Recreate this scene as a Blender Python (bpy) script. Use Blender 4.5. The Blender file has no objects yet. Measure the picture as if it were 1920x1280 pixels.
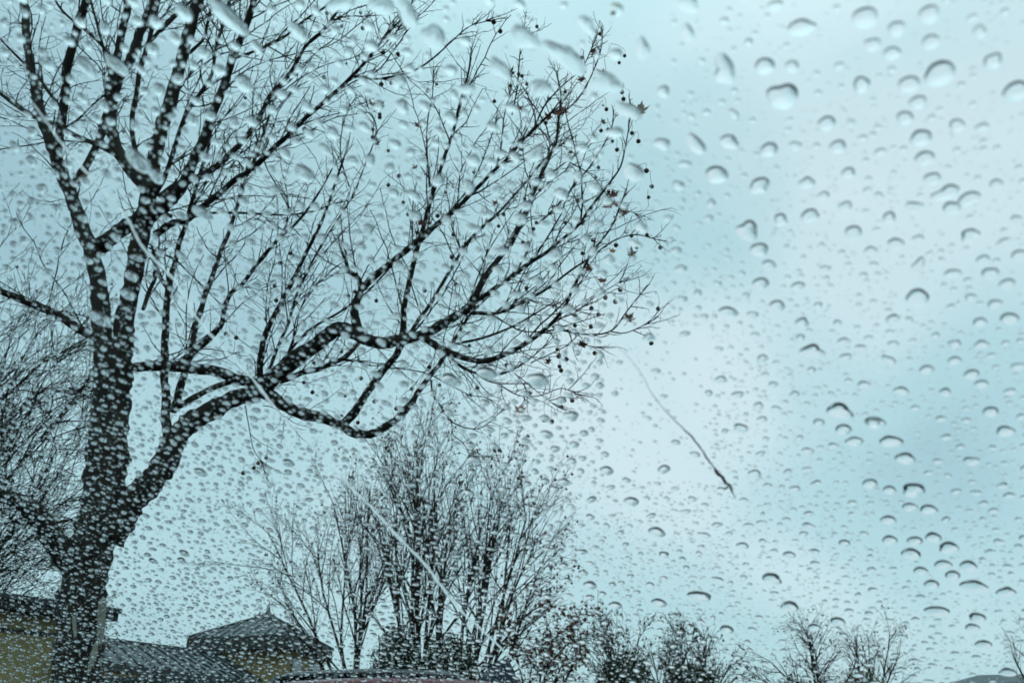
import bpy, math, random
import numpy as np
from mathutils import Vector, Matrix, noise
R = math.radians
sc = bpy.context.scene
# ------------------------------------------------------------------ camera, sky, sun, exposure
FPX = 1600.0; PITCH = R(23.3); EYE = Vector((0, 0, 1.25))
cam_d = bpy.data.cameras.new('camera'); cam = bpy.data.objects.new('camera', cam_d)
sc.collection.objects.link(cam); sc.camera = cam
cam.location = EYE; cam.rotation_euler = (R(90) + PITCH, 0, 0)
cam_d.sensor_width = 36; cam_d.lens = 30; cam_d.clip_start = 0.01; cam_d.clip_end = 3000
cam_d.dof.use_dof = True; cam_d.dof.focus_distance = 1.45; cam_d.dof.aperture_fstop = 14.0
sc.view_settings.view_transform = 'Standard'; sc.view_settings.look = 'None'
sc.view_settings.exposure = 0.0; sc.view_settings.gamma = 1.0
sc.view_settings.use_curve_mapping = False
sc.cycles.max_bounces = 14; sc.cycles.transmission_bounces = 12; sc.cycles.transparent_max_bounces = 12
sc.cycles.caustics_reflective = False; sc.cycles.caustics_refractive = True
RIGHT = Vector((1, 0, 0)); FWD = Vector((0, math.cos(PITCH), math.sin(PITCH))); UPV = Vector((0, -math.sin(PITCH), math.cos(PITCH)))
def ray(px, py): return RIGHT * ((px - 960) / FPX) + UPV * ((640 - py) / FPX) + FWD
def P(px, py, Y):
    d = ray(px, py); return EYE + d * (Y / d.y)
def PZ(px, py, z):
    d = ray(px, py); return EYE + d * ((z - EYE.z) / d.z)
def SC(px, py, Y):                      # metres per photo pixel at that place
    d = ray(px, py); return (Y / d.y) / FPX

world = bpy.data.worlds.new('World'); sc.world = world; world.use_nodes = True
wt = world.node_tree; wt.nodes.clear()
def N(t, k, **kw):
    n = t.nodes.new(k)
    for a, b in kw.items(): setattr(n, a, b)
    return n
def L(t, a, b): t.links.new(a, b)
wo = N(wt, 'ShaderNodeOutputWorld'); bg = N(wt, 'ShaderNodeBackground'); bg.inputs['Strength'].default_value = 0.1
sky = N(wt, 'ShaderNodeTexSky', sky_type='NISHITA'); sky.sun_disc = False
sky.sun_elevation = R(48); sky.sun_rotation = R(195)
tc = N(wt, 'ShaderNodeTexCoord')
mp = N(wt, 'ShaderNodeMapping'); mp.inputs['Scale'].default_value = (1.0, 1.0, 1.5); mp.inputs['Location'].default_value = (3.1, 1.7, 0.4)
mp.inputs['Rotation'].default_value = (0, R(25), 0)
L(wt, tc.outputs['Generated'], mp.inputs['Vector'])
n1 = N(wt, 'ShaderNodeTexNoise'); n1.inputs['Scale'].default_value = 1.7; n1.inputs['Detail'].default_value = 4; n1.inputs['Roughness'].default_value = .42; n1.inputs['Distortion'].default_value = .4
L(wt, mp.outputs['Vector'], n1.inputs['Vector'])
# broad cloud banks placed by direction
def blob(px, py, width, amount, prev):
    d = ray(px, py).normalized()
    dp = N(wt, 'ShaderNodeVectorMath', operation='DOT_PRODUCT'); dp.inputs[1].default_value = d
    L(wt, tc.outputs['Generated'], dp.inputs[0])
    mr = N(wt, 'ShaderNodeMapRange', interpolation_type='SMOOTHERSTEP'); mr.inputs['From Min'].default_value = math.cos(width); mr.inputs['From Max'].default_value = 1.0
    mr.inputs['To Min'].default_value = 0; mr.inputs['To Max'].default_value = amount
    L(wt, dp.outputs['Value'], mr.inputs['Value'])
    ad = N(wt, 'ShaderNodeMath', operation='ADD'); L(wt, prev, ad.inputs[0]); L(wt, mr.outputs['Result'], ad.inputs[1])
    return ad.outputs[0]
v = n1.outputs['Fac']
for b in ((1750, 150, R(20), .16), (1270, 350, R(10), -.10), (1010, 80, R(13), .07), (1080, 560, R(9), -.04), (1170, 740, R(13), .20), (1900, 560, R(9), .05),
          (1890, 920, R(12), -.13), (-100, 600, R(28), -.12), (1500, 560, R(12), .06), (1700, 980, R(8), -.08), (1500, 700, R(9), .06), (1900, 1130, R(5), .10), (300, 300, R(24), -.08), (500, 1050, R(18), .02), (1450, 1200, R(9), -.03)):
    v = blob(*b, v)
cr = N(wt, 'ShaderNodeValToRGB'); cr.color_ramp.interpolation = 'EASE'
e = cr.color_ramp.elements
e[0].position = .20; e[0].color = (.46, .54, .61, 1)
e[1].position = .82; e[1].color = (.97, .87, .90, 1)
m_ = e.new(.5); m_.color = (.675, .74, .78, 1)
L(wt, v, cr.inputs['Fac'])
sc_ = N(wt, 'ShaderNodeVectorMath', operation='SCALE'); sc_.inputs['Scale'].default_value = 9.8
L(wt, cr.outputs['Color'], sc_.inputs[0])
# an overcast sky brightens towards the zenith
sx = N(wt, 'ShaderNodeSeparateXYZ'); L(wt, tc.outputs['Generated'], sx.inputs[0])
zr = N(wt, 'ShaderNodeMapRange', interpolation_type='SMOOTHSTEP'); zr.inputs['From Min'].default_value = .55; zr.inputs['From Max'].default_value = 1.0
zr.inputs['To Min'].default_value = 10.5; zr.inputs['To Max'].default_value = 18.5; L(wt, sx.outputs['Z'], zr.inputs['Value']); L(wt, zr.outputs['Result'], sc_.inputs['Scale'])
mx = N(wt, 'ShaderNodeMix', data_type='RGBA'); mx.inputs['Factor'].default_value = .93
L(wt, sky.outputs['Color'], mx.inputs['A']); L(wt, sc_.outputs['Vector'], mx.inputs['B'])
L(wt, mx.outputs['Result'], bg.inputs['Color']); L(wt, bg.outputs['Background'], wo.inputs['Surface'])
sun_d = bpy.data.lights.new('sun', 'SUN'); sun_d.energy = 0.5; sun_d.angle = R(25); sun_d.color = (1, .96, .9)
sun = bpy.data.objects.new('sun', sun_d); sc.collection.objects.link(sun)
sun.rotation_euler = (R(42), 0, R(-15)); sun.location = (0, 0, 30)

# ------------------------------------------------------------------ helpers
rng = random.Random(7); nr = np.random.default_rng(11)
def tag(o, label=None, cat=None, group=None, kind=None):
    if label: o['label'] = label
    if cat: o['category'] = cat
    if group: o['group'] = group
    if kind: o['kind'] = kind
    return o
def empty(name, loc, label, cat, group=None, rz=0):
    o = bpy.data.objects.new(name, None); sc.collection.objects.link(o); o.location = loc; o.rotation_euler.z = rz
    o.empty_display_size = .2
    return tag(o, label, cat, group)
def link(name, me, parent=None, world_coords=True):
    o = bpy.data.objects.new(name, me); sc.collection.objects.link(o)
    if parent is not None:
        o.parent = parent
        if world_coords and parent.parent is None:       # a mesh child already sits in world coordinates
            o.matrix_parent_inverse = Matrix.LocRotScale(parent.location, parent.rotation_euler, None).inverted()
    return o
class MB:
    def __init__(s): s.v = []; s.f = []; s.n = 0
    def add(s, vs, fs):
        b = s.n; s.v.extend(vs); s.n += len(vs); s.f.extend([tuple(i + b for i in f) for f in fs]); return s
    def hexa(s, a, b):                      # two quads bottom/top
        return s.add(list(a) + list(b), [(3, 2, 1, 0), (4, 5, 6, 7), (0, 1, 5, 4), (1, 2, 6, 5), (2, 3, 7, 6), (3, 0, 4, 7)])
    def box(s, x0, x1, y0, y1, z0, z1):
        return s.hexa([(x0, y0, z0), (x1, y0, z0), (x1, y1, z0), (x0, y1, z0)], [(x0, y0, z1), (x1, y0, z1), (x1, y1, z1), (x0, y1, z1)])
    def beam(s, a, b, w, h, up=Vector((0, 0, 1))):
        a = Vector(a); b = Vector(b); d = (b - a).normalized(); sd = d.cross(up).normalized() * (w / 2); u = sd.cross(d).normalized() * (h / 2)
        return s.hexa([tuple(a - sd - u), tuple(a + sd - u), tuple(b + sd - u), tuple(b - sd - u)], [tuple(a - sd + u), tuple(a + sd + u), tuple(b + sd + u), tuple(b - sd + u)])
    def tube(s, pts, rad, k=6, rough=0.0, cap=True):
        pts = [Vector(p) for p in pts]; n = len(pts)
        if n < 2: return s
        t = (pts[1] - pts[0]).normalized()
        ref = Vector((0, 0, 1)) if abs(t.z) < .9 else Vector((1, 0, 0))
        u = t.cross(ref).normalized(); vs = []; fs = []
        for i in range(n):
            t = (pts[min(i + 1, n - 1)] - pts[max(i - 1, 0)])
            if t.length < 1e-9: t = Vector((0, 0, 1))
            t.normalize(); u = (u - t * u.dot(t))
            if u.length < 1e-6: u = t.orthogonal()
            u.normalize(); w = t.cross(u); r = rad[i]
            for j in range(k):
                a = 2 * math.pi * j / k; q = u * math.cos(a) + w * math.sin(a); rr = r
                if rough:
                    p0 = pts[i] + q * r
                    rr = r * (1 + rough * noise.noise(p0 * (1.2 / max(r, .03))) + rough * .5 * noise.noise(p0 * (3.1 / max(r, .03))))
                vs.append(tuple(pts[i] + q * rr))
        for i in range(n - 1):
            for j in range(k):
                a = i * k + j; b = i * k + (j + 1) % k; fs.append((a, b, b + k, a + k))
        if cap:
            fs.append(tuple(range(k - 1, -1, -1))); fs.append(tuple(range((n - 1) * k, n * k)))
        return s.add(vs, fs)
    def mesh(s, name, mat, smooth=False):
        me = bpy.data.meshes.new(name); me.from_pydata([tuple(x) for x in s.v], [], s.f)
        if smooth: me.polygons.foreach_set('use_smooth', [True] * len(me.polygons))
        if mat: me.materials.append(mat)
        return me
    def build(s, name, mat, parent=None, smooth=False):
        return link(name, s.mesh(name, mat, smooth), parent)
def cat(pts, n=6):                          # catmull-rom through vectors of any size
    p = [np.array(q, float) for q in pts]; p = [2 * p[0] - p[1]] + p + [2 * p[-1] - p[-2]]; out = []
    for i in range(1, len(p) - 2):
        a, b, c, d = p[i - 1:i + 3]
        for k in range(n):
            t = k / n
            out.append(.5 * (2 * b + (c - a) * t + (2 * a - 5 * b + 4 * c - d) * t * t + (3 * b - a - 3 * c + d) * t ** 3))
    out.append(p[-2]); return out

# ------------------------------------------------------------------ materials
def mat_base(name):
    m = bpy.data.materials.new(name); m.use_nodes = True; t = m.node_tree
    return m, t, t.nodes['Principled BSDF']
def mat(name, c1, c2=None, rough=.8, scale=8, metal=0, bump=0, stretch=(1, 1, 1), detail=5, spec=.4, pos=(.35, .65), c3=None):
    m, t, b = mat_base(name)
    b.inputs['Roughness'].default_value = rough; b.inputs['Metallic'].default_value = metal; b.inputs['Specular IOR Level'].default_value = spec
    co = N(t, 'ShaderNodeTexCoord'); mpn = N(t, 'ShaderNodeMapping'); mpn.inputs['Scale'].default_value = stretch
    L(t, co.outputs['Object'], mpn.inputs['Vector'])
    nz = N(t, 'ShaderNodeTexNoise'); nz.inputs['Scale'].default_value = scale; nz.inputs['Detail'].default_value = detail; nz.inputs['Roughness'].default_value = .6
    L(t, mpn.outputs['Vector'], nz.inputs['Vector'])
    rp = N(t, 'ShaderNodeValToRGB'); el = rp.color_ramp.elements
    el[0].position = pos[0]; el[0].color = (*c1, 1); el[1].position = pos[1]; el[1].color = (*(c2 or c1), 1)
    if c3: x = el.new(pos[1] + .08); x.color = (*c3, 1)
    L(t, nz.outputs['Fac'], rp.inputs['Fac']); L(t, rp.outputs['Color'], b.inputs['Base Color'])
    if bump:
        bp = N(t, 'ShaderNodeBump'); bp.inputs['Strength'].default_value = bump; bp.inputs['Distance'].default_value = .02
        L(t, nz.outputs['Fac'], bp.inputs['Height']); L(t, bp.outputs['Normal'], b.inputs['Normal'])
    return m
M = {}
M['bark'] = mat('plane_bark', (.008, .007, .005), (.024, .020, .014), .85, 5, bump=.8, stretch=(1, 1, .35), c3=(.045, .042, .032), pos=(.36, .64), spec=.25)
M['patch'] = mat('pale_bark_patch', (.16, .16, .13), (.24, .23, .18), .7, 9, bump=.3)
M['twig'] = mat('twig_bark', (.012, .009, .007), (.03, .022, .016), .85, 12, spec=.25)
M['far_twig'] = mat('far_twig_bark', (.016, .012, .009), (.034, .026, .018), .9, 6, spec=.2)
M['ball'] = mat('seed_ball', (.05, .032, .02), (.10, .07, .045), .9, 60, bump=.5)
M['leaf'] = mat('dead_leaf', (.075, .022, .009), (.14, .045, .016), .7, 14)
M['leaf_pale'] = mat('pale_dead_leaf', (.16, .12, .09), (.24, .19, .15), .7, 14)
M['leaf_orange'] = mat('orange_dead_leaf', (.26, .095, .025), (.34, .15, .04), .7, 14)
M['green'] = mat('evergreen_leaf', (.010, .018, .010), (.022, .034, .014), .6, 3)
M['olive'] = mat('olive_leaf', (.045, .05, .016), (.07, .065, .02), .6, 3)
M['ochre'] = mat('ochre_render', (.31, .245, .10), (.39, .31, .135), .9, 1.6, bump=.15)
M['ochre2'] = mat('old_ochre_render', (.21, .15, .055), (.26, .185, .07), .9, 1.3, bump=.15)
M['dark_wood'] = mat('dark_eave_wood', (.018, .020, .020), (.035, .037, .036), .7, 4)
M['metal'] = mat('grey_roof_metal', (.085, .105, .11), (.13, .15, .155), .65, 1.2, metal=.1)
M['metal_dark'] = mat('roof_seam_metal', (.022, .028, .030), (.035, .042, .045), .6, 2)
M['asphalt'] = mat('wet_asphalt', (.022, .022, .024), (.04, .04, .042), .9, 3, bump=.3, spec=.15)
M['glass_dark'] = mat('dark_window', (.012, .016, .018), None, .25, 1, spec=.2)
M['red'] = mat('maroon_paint', (.13, .008, .018), (.16, .012, .024), .22, 2, spec=.6)
M['navy'] = mat('navy_paint', (.012, .022, .04), (.016, .03, .05), .45, 3, spec=.4)
M['grey_car'] = mat('dark_grey_paint', (.03, .036, .04), None, .25, 2, spec=.6)
M['rubber'] = mat('tyre_rubber', (.012, .012, .012), None, .8, 5)
M['alloy'] = mat('wheel_alloy', (.3, .3, .31), None, .35, 5, metal=.8)
M['dash'] = mat('added_dash_black', (.010, .010, .010), (.014, .014, .014), .95, 200, spec=.1)
M['lamp'] = mat('lamp_lens', (.35, .05, .04), None, .2, 5)
M['clear'] = mat('lamp_clear', (.5, .5, .5), None, .1, 5)
# water
mw_ = bpy.data.materials.new('rain_water'); mw_.use_nodes = True; t = mw_.node_tree; t.nodes.clear()
g = N(t, 'ShaderNodeBsdfGlass'); g.inputs['IOR'].default_value = 1.33; g.inputs['Roughness'].default_value = 0.0; g.inputs['Color'].default_value = (1, 1, 1, 1)
L(t, g.outputs[0], N(t, 'ShaderNodeOutputMaterial').inputs['Surface']); M['water'] = mw_
ms2 = bpy.data.materials.new('pale_streak'); ms2.use_nodes = True; t = ms2.node_tree; t.nodes.clear()
tl = N(t, 'ShaderNodeBsdfTranslucent'); tl.inputs['Color'].default_value = (.9, .9, .9, 1); tp_ = N(t, 'ShaderNodeBsdfTransparent')
mm = N(t, 'ShaderNodeMixShader'); mm.inputs[0].default_value = .78; L(t, tp_.outputs[0], mm.inputs[1]); L(t, tl.outputs[0], mm.inputs[2])
L(t, mm.outputs[0], N(t, 'ShaderNodeOutputMaterial').inputs['Surface']); M['streak'] = ms2
ms3 = ms2.copy(); ms3.name = 'faint_trail'; [n_ for n_ in ms3.node_tree.nodes if n_.type == 'MIX_SHADER'][0].inputs[0].default_value = .5; M['faint'] = ms3
M['debris'] = mat('dark_debris', (.012, .012, .010), (.02, .018, .014), .8, 30)
M['speck'] = mat('yellow_leaf_speck', (.32, .26, .03), (.4, .33, .05), .7, 200)
# tinted windscreen glass: tint in transmission and a weak Fresnel reflection
mg = bpy.data.materials.new('tinted_glass'); mg.use_nodes = True; t = mg.node_tree; t.nodes.clear()
tr = N(t, 'ShaderNodeBsdfTransparent'); tr.inputs['Color'].default_value = (.818, .968, .982, 1)
gl = N(t, 'ShaderNodeBsdfGlossy'); gl.inputs['Roughness'].default_value = 0.0; gl.inputs['Color'].default_value = (.9, 1, 1, 1)
lw = N(t, 'ShaderNodeLayerWeight'); lw.inputs['Blend'].default_value = .5
pw_ = N(t, 'ShaderNodeMath', operation='POWER'); pw_.inputs[1].default_value = 5; L(t, lw.outputs['Facing'], pw_.inputs[0])
fr = N(t, 'ShaderNodeMath', operation='MULTIPLY_ADD'); fr.inputs[1].default_value = .25; fr.inputs[2].default_value = .004; L(t, pw_.outputs[0], fr.inputs[0])
ms = N(t, 'ShaderNodeMixShader'); L(t, fr.outputs[0], ms.inputs[0]); L(t, tr.outputs[0], ms.inputs[1]); L(t, gl.outputs[0], ms.inputs[2])
L(t, ms.outputs[0], N(t, 'ShaderNodeOutputMaterial').inputs['Surface']); M['pane'] = mg

# ------------------------------------------------------------------ ground
gm = MB(); gm.add([(-900, -900, 0), (900, -900, 0), (900, 900, 0), (-900, 900, 0)], [(0, 1, 2, 3)])
tag(gm.build('ground', M['asphalt']), kind='structure')

# ------------------------------------------------------------------ buildings
def V3(a, z=None):
    a = Vector(a); return Vector((a.x, a.y, a.z if z is None else z))
# ochre building with a deep dark eave, on the left
zt, zb = 3.75, 3.45
eR = PZ(224, 1143, zt); eL0 = PZ(0, 1112, zt); dirn = (eL0 - eR); dirn.z = 0; dirn.normalize(); eL = eR + dirn * 13
inw = Vector((-dirn.y, dirn.x, 0)); inw = inw if inw.y > 0 else -inw            # away from the camera
B = empty('ochre_building', V3(eR, 0), 'ochre rendered building with a deep dark eave, behind the plane tree trunk', 'building')
def quadprism(mb, a, b, depth, z0, z1, off=0.0, endr=0.0, endl=0.0):
    a = V3(a) + inw * off - dirn * (-endr); b = V3(b) + inw * off - dirn * endl
    c = b + inw * depth; d = a + inw * depth
    return mb.hexa([tuple(V3(q, z0)) for q in (a, b, c, d)], [tuple(V3(q, z1)) for q in (a, b, c, d)])
mb = MB(); quadprism(mb, eR, eL, 7, 0, zb, off=.55, endr=.5); mb.build('wall', M['ochre'], B)
mb = MB(); quadprism(mb, eR, eL, 8.1, zb + .003, zt); mb.build('eave', M['dark_wood'], B)
mb = MB(); quadprism(mb, eR, eL, .09, zt - .10, zt + .03, off=-.095); mb.build('gutter', M['metal_dark'], B)
mb = MB(); a0 = V3(eR, zt + .004); b0 = V3(eL, zt + .004); a1 = a0 + inw * 8; b1 = b0 + inw * 8; rm = (a0 + a1) / 2 + dirn * 3 + Vector((0, 0, 0.25)); rn = (b0 + b1) / 2 + Vector((0, 0, 0.25))
mb.add([tuple(q) for q in (a0, b0, b1, a1, rm, rn)], [(0, 4, 5, 1), (3, 2, 5, 4), (0, 3, 4), (1, 5, 2), (0, 1, 2, 3)]); mb.build('roof', M['metal'], B)
mb = MB(); quadprism(mb, eR, eL, .05, 2.98, 3.06, off=.497, endr=.5); mb.build('string_course', M['dark_wood'], B)
for s in (3.0, 6.4, 9.5):
    a = eR + dirn * s; b = a + dirn * 1.1; m_b = MB(); quadprism(m_b, a, b, .05, .9, 2.2, off=.50); fo = m_b.build('window', M['dark_wood'], B)
    m_b = MB(); quadprism(m_b, a + dirn * .08, b - dirn * .08, .02, .98, 2.12, off=.478); m_b.build('pane', M['glass_dark'], fo)
# downpipe
mb = MB(); q = eR + dirn * .7 + inw * .46; mb.tube([V3(q, 0), V3(q, zb)], [.05, .05], 8); mb.build('downpipe', M['metal_dark'], B, True)

# low outbuilding with a standing seam roof
rz, ez = 3.4, 2.42
r0 = PZ(130, 1192, rz); r1 = PZ(405, 1224, rz); e0 = PZ(130, 1234, ez); e1 = PZ(488, 1276, ez)
B = empty('low_outbuilding', V3(e0, 0), 'low building with grey seamed metal roof between plane tree trunk and square pavilion', 'building')
mb = MB()
back0 = r0 + (r0 - e0); back1 = r1 + (r1 - e1) * .6; back0.z = back1.z = ez
mb.add([tuple(q) for q in (e0, e1, r1, r0, back1, back0, V3(e0, ez - .12), V3(e1, ez - .12), V3(back1, ez - .12), V3(back0, ez - .12))],
       [(3, 2, 4, 5), (1, 4, 2), (0, 3, 5), (6, 9, 8, 7), (0, 6, 7, 1), (1, 7, 8, 4), (4, 8, 9, 5), (5, 9, 6, 0)])
rf = mb.build('roof', M['metal'], B)
nrm = (e1 - e0).cross(r0 - e0).normalized(); nrm = nrm if nrm.z > 0 else -nrm
for i in range(17):
    s = i / 16; a = e0.lerp(e1, s); b = r0.lerp(r1, s)
    mb = MB(); mb.beam(a + nrm * .03, b + nrm * .03, .17, .09, nrm); mb.build('seam', M['metal_dark'], rf)
    if i < 16:
        c = r0.lerp(r1, s + 1 / 16); d = e0.lerp(e1, s + 1 / 16); up_ = Vector((0, 0, .012))
        mb = MB(); mb.hexa([tuple(q) for q in (a, d, c, b)], [tuple(q + up_) for q in (a, d, c, b)]); mb.build('roof_sheet', M['metal'], rf)
mb = MB(); mb.beam(r0 + Vector((0, 0, .04)), r1 + Vector((0, 0, .04)), .22, .08); mb.build('ridge_cap', M['metal_dark'], rf)
mb = MB(); mb.beam(e0 + Vector((0, -.06, -.1)), e1 + Vector((0, -.06, -.1)), .14, .2); mb.build('fascia', M['dark_wood'], B)
mb = MB(); wi = Vector((0, .5, 0)); mb.hexa([tuple(V3(q, 0)) for q in (e0 + wi, e1 + wi, back1, back0)], [tuple(V3(q, ez - .125)) for q in (e0 + wi, e1 + wi, back1, back0)]); mb.build('wall', M['ochre2'], B)
# dark wall in front of it
B2 = empty('boundary_wall', (e0.x, e0.y - 5, 0), 'dark boundary wall below the low seamed roof, left of the parked cars', 'wall')
a = PZ(150, 1268, 1.95); b = PZ(455, 1279, 1.85)
mb = MB(); mb.beam(V3(a, .92), V3(b, .92), .3, 1.84); mb.build('masonry', M['dark_wood'], B2)
mb = MB(); mb.beam(V3(a, 1.90), V3(b, 1.90), .4, .1); mb.build('coping', M['metal_dark'], B2)

# square pavilion with pyramid roof
pz, oh = 4.5, .55
cN = PZ(546, 1187, pz); cL = PZ(351, 1196, pz); cR = PZ(624, 1219, pz)
cB = cL + (cR - cN)
ctr = (cN + cL + cR + cB) / 4; apex = V3(ctr, PZ(500, 1152, 6).z); 
dd = ray(500, 1153); apex = EYE + dd * (ctr.y / dd.y); apex.x = ctr.x * .35 + apex.x * .65
B = empty('pavilion', V3(ctr, 0), 'square ochre pavilion with pyramid roof and pointed finial', 'building')
mb = MB(); lo_ = Vector((0, 0, -.02)); mb.add([tuple(q + lo_) for q in (cN, cR, cB, cL, apex)], [(0, 1, 4), (1, 2, 4), (2, 3, 4), (3, 0, 4), (3, 2, 1, 0)]); rf = mb.build('roof', M['metal'], B)
def seam_face(p, q, n):
    mid = (p + q) / 2; nn = (q - p).cross(apex - p).normalized(); nn = nn if nn.z > 0 else -nn
    def foot(i): return p.lerp(q, i / n)
    def head(i): return foot(i) + (apex - mid) * (1 - abs(2 * i / n - 1))
    for i in range(n):
        pl = [foot(i), foot(i + 1), head(i + 1), head(i)]
        if i == 0: pl = pl[:3]
        if i == n - 1: pl = [foot(i), foot(i + 1), head(i)]
        m2 = MB(); k = len(pl); m2.add([tuple(z) for z in pl] + [tuple(z + nn * .015) for z in pl], [tuple(range(k - 1, -1, -1)), tuple(range(k, 2 * k))] + [(j, (j + 1) % k, (j + 1) % k + k, j + k) for j in range(k)])
        m2.build('roof_sheet', M['metal'], rf)
        if i: m2 = MB(); m2.beam(foot(i) + nn * .04, foot(i).lerp(head(i), .985) + nn * .04, .12, .08, nn); m2.build('seam', M['metal_dark'], rf)
seam_face(cL, cN, 12); seam_face(cN, cR, 10); seam_face(cR, cB, 6); seam_face(cB, cL, 6)
for q in (cN, cR, cB, cL):
    m2 = MB(); m2.beam(q + Vector((0, 0, .06)), apex + Vector((0, 0, .06)), .2, .12); m2.build('hip_cap', M['metal_dark'], rf)
m2 = MB(); m2.tube([apex + Vector((0, 0, z)) for z in (-.15, .1, .22, .32, .5, .75)], [.26, .2, .11, .12, .05, .012], 8); m2.build('finial', M['dark_wood'], rf, True)
def sq(f, z): return [tuple(V3(ctr + (c - ctr) * f, z)) for c in (cN, cR, cB, cL)]
m2 = MB(); m2.hexa(sq(1.0, pz - .62), sq(1.0, pz - .004)); m2.build('eave', M['dark_wood'], B)
m2 = MB(); m2.hexa(sq(.88, 0), sq(.88, pz - .625)); m2.build('wall', M['ochre2'], B)
wl = ctr + (cN - ctr) * .88; wr = ctr + (cR - ctr) * .88
for s in (.12, .62):
    a = wl.lerp(wr, s); b = wl.lerp(wr, s + .26); m2 = MB(); m2.beam(V3(a, 2.6), V3(b, 2.6), .1, 2.0); wdw = m2.build('window', M['dark_wood'], B)
    o_ = Vector((.04, -.06, 0)); m2 = MB(); m2.beam(V3(a.lerp(b, .1), 2.6) + o_, V3(a.lerp(b, .9), 2.6) + o_, .04, 1.8); m2.build('pane', M['glass_dark'], wdw)

# far gable roof at the right edge
a = PZ(1775, 1281, 4.2); b = PZ(1868, 1262, 5.4); c = PZ(2060, 1258, 5.4)
B = empty('far_house', V3(a, 0), 'far house with plain grey roof, just showing at the lower right corner', 'house')
wv = Vector((0, 9, 0)); e_l = V3(a, 3.4); e_r = V3(c, 3.4) + Vector((4, 0, 0)); e_l2 = e_l + wv; e_r2 = e_r + wv; r_l = V3(b) + wv * .5; r_r = V3(c) + wv * .5
mb = MB(); mb.add([tuple(q) for q in (e_l, e_r, r_r, r_l, e_l2, e_r2)], [(0, 1, 2, 3), (4, 3, 2, 5), (0, 3, 4), (1, 5, 2), (0, 4, 5, 1)]); mb.build('roof', M['metal'], B)
mb = MB(); i_ = Vector((.5, .5, 0)); mb.hexa([tuple(V3(q, 0)) for q in (e_l + i_, e_r + Vector((-.5, .5, 0)), e_r2 - i_, e_l2 + Vector((.5, -.5, 0)))], [tuple(V3(q, 3.39)) for q in (e_l + i_, e_r + Vector((-.5, .5, 0)), e_r2 - i_, e_l2 + Vector((.5, -.5, 0)))]); mb.build('wall', M['ochre2'], B)

# navy peaked canopy
kp = P(944, 1237, 17.0)
B = empty('peaked_canopy', (kp.x, 17, 0), 'dark navy peaked canopy standing by the bare tree clump', 'canopy')
mb = MB(); ht = kp.z; hw = .50
prof = [(-.62, .0, ht - 1.05), (-.42, 0, ht - .32), (-.22, 0, ht - .10), (-.02, 0, ht), (.10, 0, ht - .02), (.20, 0, ht - .2), (.48, 0, ht - 1.05)]
vs = [(x, y + .0, z) for y in (-.55, .55) for x, _, z in prof]; n_ = len(prof)
mb.add([(kp.x + x, 17 + y, z) for x, y, z in vs], [(i, i + 1, i + 1 + n_, i + n_) for i in range(n_ - 1)] + [tuple(range(n_ - 1, -1, -1)), tuple(range(n_, 2 * n_)), (0, n_, 2 * n_ - 1, n_ - 1)])
mb.build('cover', M['navy'], B)
for x in (-.45, .40):
    for y in (-.45, .45):
        mb = MB(); mb.tube([(kp.x + x, 17 + y, 0), (kp.x + x, 17 + y, ht - 1.04)], [.03, .03], 6); mb.build('leg', M['metal_dark'], B)

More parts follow.
